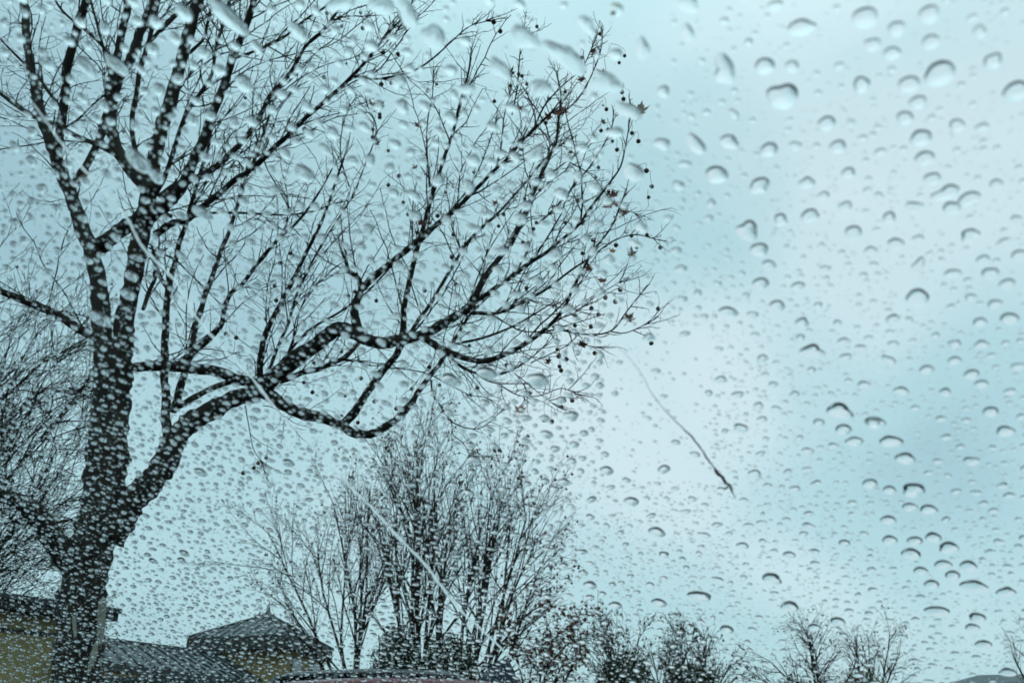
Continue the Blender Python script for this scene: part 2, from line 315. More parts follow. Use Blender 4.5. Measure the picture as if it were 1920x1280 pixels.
# ------------------------------------------------------------------ parked cars (side on; their roofs show at the lower edge)
def make_car(name, cx, cy, length, width, height, mpaint, label, lift=0.0):
    B = empty(name, (cx, cy, 0), label, 'car')
    Ln, W, H = length, width, height
    xs = np.linspace(-Ln / 2, Ln / 2, 41)
    def topz(x):
        u = x / (Ln / 2)
        hood = .58 * H
        if u < -.62: return hood - .10 * H * ((-.62 - u) / .38) ** 2
        if u < -.30: s = (u + .62) / .32; return hood + (H * .975 - hood) * math.sin(s * math.pi / 2) ** 1.15
        if u < .72: s = (u + .30) / 1.02; return H * (.975 + .025 * math.sin(s * math.pi))
        s = (u - .72) / .28; return H * .975 - (H * .40) * s ** 1.5
    belt = .60 * H
    def rings(f, zlo, zhi_fn, inset_fn):
        vs = []; fs = []; k = 12
        for x in xs:
            z1 = zhi_fn(x); w = W / 2 * (1 - .10 * abs(x / (Ln / 2)) ** 4)
            sec = []
            for j in range(k + 1):
                a = math.pi * j / k; yy = math.cos(a); zz = math.sin(a)
                yy = math.copysign(abs(yy) ** .45, yy); zz = zz ** .45
                sec.append((x, yy * inset_fn(w, zz), zlo + (z1 - zlo) * zz))
            vs += sec
        for i in range(len(xs) - 1):
            for j in range(k): a = i * (k + 1) + j; fs.append((a, a + 1, a + k + 2, a + k + 1))
        fs.append(tuple(range(k, -1, -1))); fs.append(tuple(range((len(xs) - 1) * (k + 1), len(xs) * (k + 1))))
        return [(cx + p[0], cy + p[1], p[2]) for p in vs], fs
    mb = MB(); mb.add(*rings(1, .28, lambda x: min(topz(x), belt), lambda w, z: w)); mb.build('body', mpaint, B, True)
    # cabin: pillars and roof over glass
    xs_all = xs
    sel = [x for x in xs if topz(x) > belt - .02]; xs = np.linspace(sel[0], sel[-1], 29)
    mb = MB(); mb.add(*rings(1, belt - .05, lambda x: topz(x) - .05, lambda w, z: w * (.93 - .14 * z))); mb.build('window_glass', M['glass_dark'], B, True)
    # roof shell following the top profile
    vs = []; fs = []; k = 10; n = 31; ux = np.linspace(-.47, .86, n) * Ln / 2
    for x in ux:
        for j in range(k + 1):
            yy = (j / k * 2 - 1); vs.append((cx + x, cy + yy * W * .41, topz(x) - .055 * abs(yy) ** 3))
    for i in range(n - 1):
        for j in range(k): a = i * (k + 1) + j; fs.append((a, a + k + 1, a + k + 2, a + 1))
    m3 = MB(); m3.add(vs, fs); ro = m3.build('roof', mpaint, B, True)
    so = ro.modifiers.new('solid', 'SOLIDIFY'); so.thickness = .05; so.offset = -1
    for sgn in (-1, 1):
        for u0, u1 in ((-.60, -.36), (-.02, .0), (.40, .43), (.80, .88)):
            x0 = u0 * Ln / 2; x1 = u1 * Ln / 2
            m3 = MB(); m3.tube([(cx + x0, cy + sgn * W * .462, belt - .03), (cx + x1, cy + sgn * W * .405, topz(x1) - .06)], [.045, .045], 6); m3.build('pillar', mpaint, B, True)
        for u in (-.62, .60):
            wx = cx + u * Ln / 2; wy = cy + sgn * (W / 2 - .10)
            m3 = MB(); m3.tube([(wx, wy - .1, .33), (wx, wy + .1, .33)], [.33, .33], 20); wh = m3.build('tyre', M['rubber'], B)
            m3 = MB(); m3.tube([(wx, wy + sgn * .085, .33), (wx, wy + sgn * .115, .33)], [.21, .19], 14); m3.build('rim', M['alloy'], wh)
        m3 = MB(); m3.box(cx - Ln / 2 - .015, cx - Ln / 2 + .12, cy + sgn * W * .33 - .14, cy + sgn * W * .33 + .14, .58, .72); m3.build('headlight', M['clear'], B)
        m3 = MB(); m3.box(cx + Ln / 2 - .12, cx + Ln / 2 + .015, cy + sgn * W * .33 - .12, cy + sgn * W * .33 + .12, .70, .95); m3.build('tail_light', M['lamp'], B)
        m3 = MB(); m3.box(cx - .34 * Ln / 2 - .1, cx - .34 * Ln / 2 + .05, cy + sgn * (W / 2 + .12) - .09, cy + sgn * (W / 2 + .12) + .09, belt, belt + .16); m3.build('wing_mirror', mpaint, B)
c1 = P(690, 1270, 11.2); make_car('parked_car', c1.x - .15, 11.2, 4.5, 1.8, c1.z, M['red'], 'maroon car parked side on, its curved roof showing along the bottom edge')
c2 = P(660, 1254, 14.6); make_car('parked_car', c2.x - .1, 14.6, 4.9, 1.9, c2.z, M['grey_car'], 'dark grey car parked behind the maroon one')

# ------------------------------------------------------------------ the big plane tree, limb by limb
TY = 6.6
class Tree: pass
LIMBS = []   # every limb: arrays of (px,py,Y,wpx)
def limb(pts, w0, w1, Y0=None, Y1=None, big=None, n=5):
    pts = [tuple(p) for p in pts]
    if Y0 is None:
        best = 1e9; Y0 = TY
        for lb in LIMBS:
            for q in lb['c']:
                d = (q[0] - pts[0][0]) ** 2 + (q[1] - pts[0][1]) ** 2
                if d < best: best = d; Y0 = q[2]
    ln = sum(math.hypot(pts[i + 1][0] - pts[i][0], pts[i + 1][1] - pts[i][1]) for i in range(len(pts) - 1))
    if Y1 is None: Y1 = Y0 + rng.uniform(-1, 1) * min(1.3, ln / 420)
    Y1 = min(max(Y1, 4.9), 8.6)
    c = cat(pts, n); m = len(c); out = []
    for i, q in enumerate(c):
        s = i / (m - 1)
        out.append((q[0], q[1], Y0 + (Y1 - Y0) * s ** 1.1, w0 + (w1 - w0) * s ** .85))
    LIMBS.append(dict(c=out, w0=w0, w1=w1)); return out
# trunk and main stems
limb([(140, 1330), (142, 1280), (150, 1180), (158, 1100), (168, 1040), (184, 980), (196, 910), (203, 850), (207, 790), (211, 730), (213, 690), (213, 650)], 92, 64, TY, TY)
trunk_n = 1
limb([(232, 660), (230, 620), (240, 560), (254, 500), (266, 440), (276, 385), (284, 330), (293, 280), (305, 235), (319, 190), (331, 150), (344, 100), (356, 50), (374, -10), (392, -80), (410, -170)], 38, 16, TY, TY - .5)
limb([(196, 670), (192, 620), (187, 560), (180, 510), (165, 455), (150, 415), (132, 362), (112, 315), (95, 268), (80, 225), (65, 165), (55, 110), (49, 55), (46, -10), (40, -90)], 36, 11, TY, TY + .7)
limb([(188, 462), (212, 442), (240, 424), (262, 408), (276, 385)], 30, 26, TY + .2, TY - .25)
limb([(150, 1085), (128, 1050), (102, 1010), (76, 975), (48, 947), (0, 925), (-60, 895), (-130, 850)], 48, 24, TY, TY - .9)
limb([(205, 1010), (232, 965), (256, 930), (284, 900), (308, 868), (322, 835), (342, 808), (369, 785), (407, 764), (445, 747), (478, 736), (500, 724)], 58, 27, TY, TY + .4)
limb([(262, 925), (256, 912), (266, 903)], 30, 18, TY + .1, TY)
limb([(195, 640), (160, 622), (133, 607), (100, 588), (67, 571), (33, 558), (0, 545), (-60, 520), (-130, 480)], 20, 12, TY, TY - .6)
limb([(225, 700), (250, 690), (283, 684), (317, 687), (350, 690), (393, 694), (433, 706), (467, 716), (497, 722)], 20, 20, TY, TY + .4)
# knot and right hand crown
limb([(488, 728), (500, 722), (513, 709), (547, 680), (580, 655), (617, 628), (642, 617), (662, 622), (680, 634), (700, 640), (723, 643), (750, 637), (783, 629), (807, 620), (830, 606), (853, 593), (873, 582), (886, 566)], 34, 15, TY + .4, TY - .2)
limb([(675, 628), (668, 605), (664, 583), (668, 560), (677, 540), (672, 520), (655, 507), (648, 490), (640, 470)], 20, 5)
limb([(676, 542), (707, 514), (733, 493), (763, 470), (790, 447), (820, 420), (853, 392), (880, 367), (900, 347), (923, 323), (950, 299), (973, 273), (1003, 240), (1030, 214), (1050, 190)], 15, 2.5)
limb([(886, 566), (907, 523), (930, 492), (950, 463), (972, 425), (993, 380), (1010, 340), (1027, 300), (1043, 260), (1048, 217), (1052, 180), (1044, 140)], 14, 3)
limb([(884, 570), (923, 543), (957, 520), (993, 494), (1027, 472), (1050, 452), (1083, 424), (1107, 390), (1140, 347), (1163, 313), (1173, 273), (1180, 230)], 10, 2)
limb([(884, 586), (927, 587), (960, 577), (1000, 557), (1040, 530), (1067, 510), (1107, 483), (1150, 452), (1190, 440), (1225, 447)], 8, 2)
limb([(850, 646), (907, 633), (960, 613), (1000, 590), (1027, 573)], 6, 3)
limb([(785, 628), (802, 634), (827, 653), (853, 663), (880, 673), (907, 677), (933, 670), (960, 657), (990, 640), (1017, 620), (1040, 600), (1060, 573), (1073, 543), (1090, 510), (1113, 470), (1147, 425), (1165, 380)], 15, 3)
limb([(1035, 612), (1067, 622), (1117, 627), (1150, 617), (1173, 587), (1200, 552)], 5, 2)
limb([(1143, 621), (1173, 624), (1213, 607)], 3, 1.6)
limb([(790, 632), (815, 648), (840, 666), (867, 690), (900, 700), (933, 702), (967, 690), (993, 673), (1020, 650)], 6, 2.4)
limb([(850, 675), (870, 688), (893, 700), (923, 717), (973, 719), (1000, 716)], 4, 2)
limb([(492, 735), (508, 742), (533, 760), (573, 777), (607, 785), (640, 797), (660, 811), (690, 814), (717, 804), (743, 787), (767, 763), (783, 737), (803, 710), (823, 683), (847, 647), (862, 620), (885, 585)], 26, 5, TY + .4, TY + 1.0)
limb([(643, 797), (663, 776), (683, 743), (707, 710), (730, 680), (748, 655), (757, 603), (758, 570), (770, 517), (783, 460), (795, 420), (807, 377), (817, 347), (833, 297), (850, 247), (860, 207), (870, 167), (877, 140), (883, 108)], 17, 3.4)
limb([(806, 350), (803, 317), (800, 267), (803, 217), (810, 187), (813, 143)], 4, 2)
limb([(752, 652), (777, 612), (800, 580), (823, 543), (850, 497), (873, 460), (900, 430), (940, 393), (967, 363), (993, 333), (1020, 300), (1060, 265)], 9, 3)
limb([(489, 725), (487, 693), (493, 643), (510, 600), (527, 567), (547, 530), (567, 487), (587, 450), (600, 425), (614, 388), (628, 345), (645, 295)], 14, 4)
limb([(503, 700), (520, 653), (540, 607), (553, 560), (570, 520), (590, 483), (615, 440), (640, 400), (665, 360), (682, 315), (700, 270)], 7, 2.4)
limb([(507, 703), (547, 653), (580, 620), (610, 600), (640, 583), (680, 555), (715, 520), (750, 480), (790, 440), (840, 400), (880, 350), (905, 300), (930, 230)], 6, 2.2)
limb([(525, 715), (567, 700), (600, 690), (640, 673), (663, 653), (680, 636)], 11, 8)
limb([(332, 762), (373, 740), (407, 723), (440, 712)], 12, 12)
limb([(316, 836), (313, 777), (310, 740), (307, 710), (310, 660), (310, 610), (313, 560), (320, 520), (328, 487), (337, 453), (347, 425), (357, 390), (372, 335), (390, 280), (398, 235)], 20, 5)
limb([(324, 770), (343, 713), (350, 680), (363, 640), (370, 600), (383, 557), (400, 513), (413, 477), (424, 448), (443, 393), (463, 330), (483, 283), (500, 233), (512, 195)], 16, 4)
limb([(337, 683), (367, 657), (400, 624), (416, 606), (420, 580), (431, 550), (453, 533), (473, 507), (493, 480), (520, 450), (547, 427), (575, 395), (600, 358), (622, 318)], 14, 3)
limb([(268, 580), (280, 547), (291, 520), (292, 493), (288, 470)], 8, 8)
limb([(292, 506), (310, 535)], 7, 8)
limb([(280, 465), (327, 487), (353, 510), (387, 543), (413, 570)], 4.5, 2)
# upper left stems
limb([(255, 470), (272, 420), (290, 398), (313, 382), (333, 360), (353, 327), (370, 287), (393, 233), (410, 187), (430, 133), (443, 90), (463, 43), (478, -5), (495, -80)], 28, 9)
limb([(283, 362), (262, 338), (240, 312), (219, 280), (208, 235), (210, 187), (222, 148), (247, 105), (264, 58), (290, -5), (315, -90)], 26, 14, TY - .25, TY + .2)
limb([(208, 240), (203, 190), (213, 133), (224, 85), (238, 20), (244, -60)], 18, 13)
limb([(136, 350), (153, 322), (171, 296), (188, 252), (201, 212), (210, 180)], 15, 12)
limb([(112, 315), (108, 280), (114, 240), (121, 190), (126, 130), (136, 82), (148, 40), (162, -8), (180, -90)], 18, 14)
limb([(266, 330), (253, 283), (247, 233), (253, 187), (263, 133), (277, 83), (293, 20), (305, -50)], 10, 8)
limb([(210, 150), (202, 128), (193, 90), (182, 45), (170, 0), (165, -50)], 6, 4)
limb([(285, 375), (305, 340), (323, 293), (337, 247), (353, 207), (377, 173), (397, 140), (405, 90), (420, 40), (440, -40)], 10, 5)
limb([(300, 372), (327, 350), (363, 337), (400, 317), (430, 290), (457, 263), (477, 237), (493, 207), (513, 173), (547, 133), (573, 87), (607, 55), (640, 10), (660, -40)], 15, 4)
limb([(290, 440), (320, 420), (347, 412), (373, 395), (400, 373), (433, 343), (467, 320), (500, 290), (533, 260), (575, 220), (620, 180), (640, 163), (670, 132), (700, 98), (732, 54)], 15, 5)
limb([(663, 143), (707, 148), (753, 140), (790, 125), (823, 100), (850, 75), (880, 50), (912, 40)], 5.5, 2)
limb([(700, 100), (720, 85), (745, 58)], 3, 1.6)
limb([(435, 115), (447, 107), (493, 90), (533, 70), (573, 37), (615, 10), (650, -20)], 6, 4)
limb([(410, 187), (450, 140), (500, 115), (560, 100), (620, 85), (680, 40)], 3, 2)
limb([(350, 411), (387, 401), (433, 399), (483, 401), (533, 403), (583, 397), (625, 381)], 6, 3)
limb([(250, 325), (217, 290), (187, 275), (140, 253), (107, 237), (67, 220), (27, 197), (0, 175), (-50, 140)], 11, 6)
limb([(113, 200), (93, 175), (67, 140), (33, 107), (0, 73), (-40, 30)], 6, 4)
limb([(205, 103), (187, 82), (157, 55), (123, 27), (103, 0), (80, -40)], 6, 4)
limb([(215, 275), (150, 266), (100, 265), (60, 272), (0, 280), (-40, 290)], 3.5, 2)
limb([(60, 118), (90, 122), (120, 128)], 3, 2)
limb([(120, 240), (145, 225), (175, 195), (200, 175)], 5, 4)
limb([(300, 60), (330, 30), (370, -10)], 6, 4)
limb([(355, 100), (380, 75), (390, 40), (400, -10)], 7, 5)
limb([(278, 83), (310, 45), (330, 28)], 7, 6)
# hanging shoots on the lower right
limb([(808, 712), (812, 740), (822, 755), (835, 775), (850, 792), (880, 803), (905, 800), (935, 775)], 4, 1.8)
limb([(847, 790), (850, 815), (868, 830), (880, 852), (888, 880)], 2.4, 1.4)
limb([(720, 690), (760, 692), (800, 700), (845, 722), (880, 740), (912, 745)], 3, 1.6)
limb([(935, 720), (970, 740), (1010, 742), (1050, 728), (1075, 735)], 2.6, 1.6)
limb([(965, 700), (990, 720), (1012, 738), (1035, 755)], 2.2, 1.4)
limb([(460, 760), (467, 800), (475, 840), (488, 862)], 2.6, 1.4)
limb([(493, 760), (515, 765), (535, 785), (547, 800)], 2, 1.2)
limb([(995, 680), (1040, 660), (1075, 645), (1115, 650)], 2.6, 1.5)
limb([(1040, 600), (1080, 585), (1110, 560), (1160, 530)], 3, 1.6)
limb([(1000, 345), (1040, 320), (1085, 285), (1105, 265)], 4, 2)
limb([(1010, 420), (1050, 380), (1083, 340), (1115, 300), (1145, 245), (1150, 215)], 4.5, 2)
limb([(960, 460), (990, 400), (1010, 360), (1060, 320)], 4, 2)
limb([(930, 320), (940, 270), (945, 220), (955, 180)], 4, 2)
limb([(1000, 245), (1020, 200), (1055, 160), (1090, 130), (1110, 90)], 4, 2)
limb([(1045, 220), (1080, 190), (1105, 150), (1125, 100), (1130, 60)], 4, 2)
limb([(960, 215), (970, 160), (975, 100), (980, 60)], 3.4, 2)
limb([(700, 270), (705, 235), (690, 200)], 3, 2)
limb([(655, 350), (640, 300), (640, 250), (655, 200)], 3, 2)
limb([(505, 260), (495, 300), (520, 350), (540, 385), (555, 402)], 3.4, 2)
limb([(1060, 300), (1110, 330), (1150, 380), (1190, 400)], 2.6, 1.5)

T0 = P(142, 1330, TY); ROOT = V3(T0, 0)
PT = empty('plane_tree', ROOT, 'large bare plane tree with seed balls, forking trunk at the left, spreading over the frame', 'tree')
def to3(q):
    p = P(q[0], q[1], q[2]); return p, q[3] / 2 * SC(q[0], q[1], q[2])
tw = MB()          # twigs of the big tree (joined: past counting)
TIPS = []
mbt = MB()
for li, lb in enumerate(LIMBS):
    pts, rad = zip(*[to3(q) for q in lb['c']]); pts = list(pts); rad = list(rad)
    if li == 0:
        pts = [V3(pts[0], -.1) + Vector((-.05, 0, 0)), V3(pts[0], .5)] + pts; rad = [rad[0] * 1.5, rad[0] * 1.12] + rad
    lb['p'] = pts; lb['r'] = rad
    w0 = lb['w0']; k = 16 if w0 > 40 else 12 if w0 > 20 else 8 if w0 > 8 else 5
    # resample with wiggle: small knobs and kinks
    P2 = []; R2 = []
    step = max(rad[0] * .6, .035)
    for i in range(len(pts) - 1):
        d = (pts[i + 1] - pts[i]).length; nn = max(1, int(d / step))
        for j in range(nn):
            s = j / nn; q = pts[i].lerp(pts[i + 1], s); r = rad[i] * (1 - s) + rad[i + 1] * s
            q = q + noise.noise_vector(q * 5.0) * min(r * .42, .014) * (0 if i == 0 and j == 0 else 1)
            P2.append(q); R2.append(r * (1 + .13 * noise.noise(q * 9.0) + .07 * noise.noise(q * 31.0)))
    P2.append(pts[-1]); R2.append(rad[-1])
    mb = MB(); mb.tube(P2, R2, k, rough=.22 if w0 > 20 else .12 if w0 > 8 else 0)
    if li == 0: trunk = mb.build('trunk', M['bark'], PT, True)
    else: mb.build('limb', M['bark'] if w0 > 8 else M['twig'], PT, True)
# pale peeled patches of bark, thin plates standing proud of the trunk
def bark_plate(px, py0, py1, wpx, side):
    vs = []; fs = []; n = 12; k = 4
    tr = LIMBS[0]['p']
    for i in range(n + 1):
        s = i / n; py = py0 + (py1 - py0) * s
        c, r = None, None
        q = min(LIMBS[0]['c'], key=lambda z: abs(z[1] - py)); r = q[3] / 2 * SC(q[0], q[1], q[2])
        ww = wpx * (.35 + .65 * math.sin(math.pi * min(1, .12 + s * .9))) * (1 + .3 * noise.noise(Vector((px * .1, s * 4, 1))))
        for j in range(k + 1):
            x = px + (s - .5) * side + (j / k - .5) * ww
            off = max(-.98, min(.98, (x - q[0]) / (q[3] / 2)))
            Y = q[2] - r * math.sqrt(1 - off * off) - .035 * (1 if abs(off) < .9 else .4)
            vs.append(tuple(P(x, py, Y)))
    for i in range(n):
        for j in range(k): a = i * (k + 1) + j; fs.append((a, a + 1, a + k + 2, a + k + 1))
    mb = MB(); mb.add(vs, fs); o = mb.build('bark_patch', M['patch'], trunk, True); so = o.modifiers.new('s', 'SOLIDIFY'); so.thickness = .02
    return o
bark_plate(187, 1122, 1210, 11, -6); bark_plate(172, 1205, 1262, 9, -14); bark_plate(142, 1155, 1195, 5, 2)

def perp(d):
    a = Vector((rng.gauss(0, 1), rng.gauss(0, 1), rng.gauss(0, 1))); a = a - d * a.dot(d); return a.normalized()
UPW = Vector((0, 0, 1))
def shoot(mb, p, d, ln, r, lvl, tips, kink=.16, up=.10, seg=.07, spur=.8, k=3, maxl=2, ratio=(.25, .6)):
    n = max(2, int(ln / seg)); pts = [p]; rad = [r]; q = p.copy(); d = d.normalized()
    for i in range(n):
        d = (d + perp(d) * rng.uniform(0, kink) + UPW * up * .5).normalized()
        q = q + d * (ln / n); s = (i + 1) / n
        pts.append(q.copy()); rad.append(r * (1 - .55 * s))
        if lvl < maxl and rng.random() < spur and i < n:
            a = rng.uniform(.6, 1.35); dd = (d * math.cos(a) + perp(d) * math.sin(a)).normalized()
            shoot(mb, q.copy(), dd, ln * rng.uniform(*ratio) * (1 - .4 * s), rad[-1] * .72, lvl + 1, tips, kink * 1.3, up, seg * .75, spur * .55, k, maxl, ratio)
    mb.tube(pts, rad, k, cap=False); tips.append((pts[-1], d.copy(), lvl))
for li, lb in enumerate(LIMBS):
    if li in (0, 4, 6): continue
    pts, rad = lb['p'], lb['r']; n = len(pts)
    for i in range(2, n):
        r = rad[i]; q = lb['c'][min(i, len(lb['c']) - 1)]
        thick = q[3]
        dens = .10 if thick > 24 else .25 if thick > 12 else .5 if thick > 6 else .85
        seg = (pts[i] - pts[i - 1]).length
        cnt = dens * seg / .10 * (1.9 if q[0] > 860 else 1.55)
        if q[0] < 480 and q[1] > 450: cnt *= .4
        while rng.random() < cnt:
            cnt -= 1
            d = (pts[i] - pts[i - 1]).normalized(); a = rng.uniform(.45, 1.1)
            pr = perp(d); pr = (pr + UPW * .25).normalized()
            dd = (d * math.cos(a) + pr * math.sin(a)).normalized()
            ln = rng.choice((rng.uniform(.10, .3), rng.uniform(.25, .75)))
            if thick < 4: ln *= .55
            if q[0] > 1080: ln *= .7
            shoot(tw, pts[i - 1].lerp(pts[i], rng.random()), dd, ln, rng.uniform(.0034, .0056), 0, TIPS, spur=.7, maxl=2, kink=.42, up=.07, seg=.05, ratio=(.12, .42))
        # long whippy shoots
        if 5 < thick < 26 and rng.random() < seg / .25 and q[1] < 720:
            d = (pts[i] - pts[i - 1]).normalized(); a = rng.uniform(.3, .95)
            dd = (d * math.cos(a) + perp(d) * math.sin(a) + UPW * .2).normalized()
            shoot(tw, pts[i], dd, rng.uniform(.5, 1.3), rng.uniform(.006, .010), 0, TIPS, spur=.62, maxl=2, kink=.26, up=.05, seg=.075, ratio=(.10, .34))
    # the end breaks up into a spray of spurs
    if -20 < lb['c'][-1][1]:
        d = (pts[-1] - pts[-2]).normalized()
        for _ in range(4):
            a = rng.uniform(0, .6); shoot(tw, pts[-1], (d * math.cos(a) + perp(d) * math.sin(a)), rng.uniform(.10, .28), .0045, 0, TIPS, spur=.8, kink=.42, seg=.045, ratio=(.15, .45))
o = tw.build('twigs', M['twig'], PT); o['kind'] = 'stuff'

def project(p):
    d = p - EYE; z = d.dot(FWD); return 960 + FPX * d.dot(RIGHT) / z, 640 - FPX * d.dot(UPV) / z
# seed balls
def ball_mesh(r, stalk, seed):
    rr = random.Random(seed); mb = MB(); nl, nk = 8, 12; vs = []; fs = []
    for i in range(nl + 1):
        th = math.pi * i / nl
        for j in range(nk):
            ph = 2 * math.pi * (j + .5 * (i % 2)) / nk; q = r * (1 + rr.uniform(-.05, .07))
            vs.append((q * math.sin(th) * math.cos(ph), q * math.sin(th) * math.sin(ph), -stalk - r + q * math.cos(th)))
    for i in range(nl):
        for j in range(nk):
            a = i * nk + j; b = i * nk + (j + 1) % nk; fs.append((a, a + nk, b + nk, b))
    mb.add(vs, fs)
    bx = rr.uniform(-.01, .01); mb.tube([(0, 0, 0), (bx, .004, -stalk * .35), (bx * 1.4, 0, -stalk * .7), (0, 0, -stalk - r * .2)], [.0016] * 4, 3)
    return mb.mesh('seed_ball', M['ball'], True)
BM = [ball_mesh(r, s, i) for i, (r, s) in enumerate(((.0175, .085), (.019, .05), (.0165, .12), (.018, .07), (.009, .05)))]
def place(mesh, name, loc, parent, rz=0, rot=None, scale=1):
    o = bpy.data.objects.new(name, mesh); sc.collection.objects.link(o); o.parent = parent
    o.location = Vector(loc) - parent.location; o.rotation_euler = rot or (0, 0, rz); o.scale = (scale,) * 3
    return o
# where the photograph shows balls: hang them from the nearest twig tip
tip_arr = np.array([tuple(t_[0]) for t_ in TIPS]); tip_px = np.array([project(t_[0]) for t_ in TIPS])
BALLS = [(938, 59), (802, 170), (979, 143), (988, 158), (957, 161), (927, 190), (1030, 186), (992, 75), (969, 76), (1005, 85), (1125, 64), (1171, 105), (1161, 118), (1138, 155), (1128, 155), (1166, 173), (1169, 186), (1137, 205),
 (1185, 250), (1197, 265), (1140, 243), (1127, 245), (1112, 256), (1148, 265), (1157, 281), (1080, 275), (1070, 285), (1122, 314), (1117, 333), (1212, 320), (1222, 350), (1216, 370), (984, 373), (1038, 388), (1006, 418), (935, 424), (944, 402), (973, 420), (1060, 418),
 (1175, 435), (1184, 442), (1213, 440), (1155, 460), (1112, 450), (1092, 475), (1238, 464), (1194, 464), (1163, 543), (1135, 558), (1154, 565), (1234, 579), (1221, 643), (1109, 578), (1099, 568), (1122, 590), (1079, 592), (1108, 612), (1078, 610), (1045, 655), (1083, 662), (1115, 662), (1062, 673), (1049, 687), (1045, 640), (953, 602), (1016, 569), (990, 567), (797, 545), (880, 648), (805, 688), (824, 722), (895, 727), (772, 729), (702, 752), (647, 742), (671, 792), (743, 766), (677, 709), (1053, 763), (1020, 787), (1035, 790), (1073, 750), (1058, 750), (993, 737), (927, 843), (936, 843), (862, 905), (878, 920), (847, 482), (981, 455), (992, 455), (715, 158), (734, 156), (680, 53), (712, 215), (712, 220), (699, 243), (699, 257), (728, 283), (748, 330), (728, 347), (743, 363), (756, 380), (765, 402), (805, 418), (613, 25), (636, 34), (607, 145), (460, 184), (395, 182), (571, 247), (389, 339), (415, 312), (420, 322), (417, 298), (315, 403), (320, 405), (571, 242), (522, 248), (525, 493), (515, 536), (518, 563), (498, 598), (423, 626), (443, 633), (589, 680), (613, 669), (620, 677), (570, 717), (586, 735), (640, 660), (476, 877), (484, 868), (456, 886), (499, 858), (696, 640), (232, 246), (545, 475), (733, 500), (850, 440), (868, 463)]
for i, (bx, by) in enumerate(BALLS):
    sd = 1.0; me = BM[i % 4]; st = (.085, .05, .12, .07)[i % 4]
    # pick the twig tip that hangs the ball closest to that place
    dpx = np.abs(tip_px[:, 0] - bx) + .6 * np.abs(tip_px[:, 1] - (by - 22)); j = int(np.argmin(dpx))
    tp = Vector(tip_arr[j]); Yb = tp.y
    top = P(bx, by, Yb) + Vector((0, 0, st + .018))
    # a fine stalk twig reaches from the tip to the hanging point
    if (top - tp).length < .6:
        mb = MB(); mid = tp.lerp(top, .5) + Vector((0, 0, .02)); mb.tube([tp, mid, top], [.0028, .0022, .0018], 3); mb.build('twig', M['twig'], PT)
    place(me, 'seed_ball', top, PT, rz=rng.uniform(0, 6))
ok = [j for j in range(len(TIPS)) if 640 < tip_px[j][0] < 1240 and -10 < tip_px[j][1] < 700]
for j in rng.sample(ok, 70):
    place(BM[rng.choice((0, 1, 2, 3, 4, 4, 4))], 'seed_ball', tip_arr[j], PT, rz=rng.uniform(0, 6))
# dead leaves: five pointed lobes with teeth, curled
def leaf_mesh(size, seed, m):
    rr = random.Random(seed); outl = []
    lobes = [(-100, .55), (-50, .85), (0, 1.0), (50, .85), (100, .55)]
    pts = [(0, -.12)]
    for a, l in lobes:
        for da, f in ((-22, .50), (-12, .70), (-9, .62), (0, 1.0), (9, .62), (12, .70), (22, .50)):
            an = R(a + da); rad = l * f * rr.uniform(.92, 1.08); pts.append((math.sin(an) * rad, math.cos(an) * rad * 1.0))
    c = rr.uniform(.5, 1.3)
    def curl(x, y): return (x * size * math.cos(x * .5), y * size, size * (c * x * x * .55 + .28 * y * y * math.sin(3 * x + seed)))
    vs = [curl(0, .1)] + [curl(x * .5, .05 + y * .5) for x, y in pts] + [curl(x, y) for x, y in pts]; n = len(pts); fs = []
    for i in range(n):
        j = (i + 1) % n; fs.append((0, 1 + i, 1 + j)); fs.append((1 + i, 1 + n + i, 1 + n + j, 1 + j))
    mb = MB(); mb.add(vs, fs); mb.tube([curl(0, -.1), curl(.05, -.45), curl(-.02, -.8)], [.0016] * 3, 3)
    return mb.mesh('leaf', m, True)
LM = [leaf_mesh(.06, i, M['leaf']) for i in range(5)]; LP = leaf_mesh(.075, 9, M['leaf_pale']); LO = leaf_mesh(.052, 12, M['leaf_orange'])
LEAVES = [(785, 237, 0, 1.1), (955, 140, 0, 1), (1042, 214, 0, 1.1), (1056, 208, 1, 1), (1030, 222, 2, .9), (1198, 212, 'P', 1.2), (1150, 368, 0, 1), (1139, 388, 1, 1.1), (1153, 384, 2, .8), (1166, 400, 3, 1), (1088, 420, 2, .8), (974, 771, 'O', 1.05),
          (1178, 600, 3, .9), (930, 382, 1, .8), (1183, 478, 4, .8), (1148, 472, 'O', .7), (700, 198, 2, .9), (710, 200, 0, .8), (705, 270, 3, .8), (1130, 140, 1, 1), (1111, 100, 2, .9), (1092, 150, 4, .9), (1130, 528, 3, .8), (790, 420, 2, .9), (845, 420, 3, .8), (1092, 648, 1, .8), (1030, 678, 4, .7),
          (960, 285, 1, .7), (975, 205, 2, .8), (1130, 230, 4, .7), (883, 742, 3, .5), (162, 330, 0, .9), (598, 422, 1, .7), (779, 315, 2, .6), (640, 395, 2, .6), (1105, 505, 2, .7), (640, 780, 4, .4)]
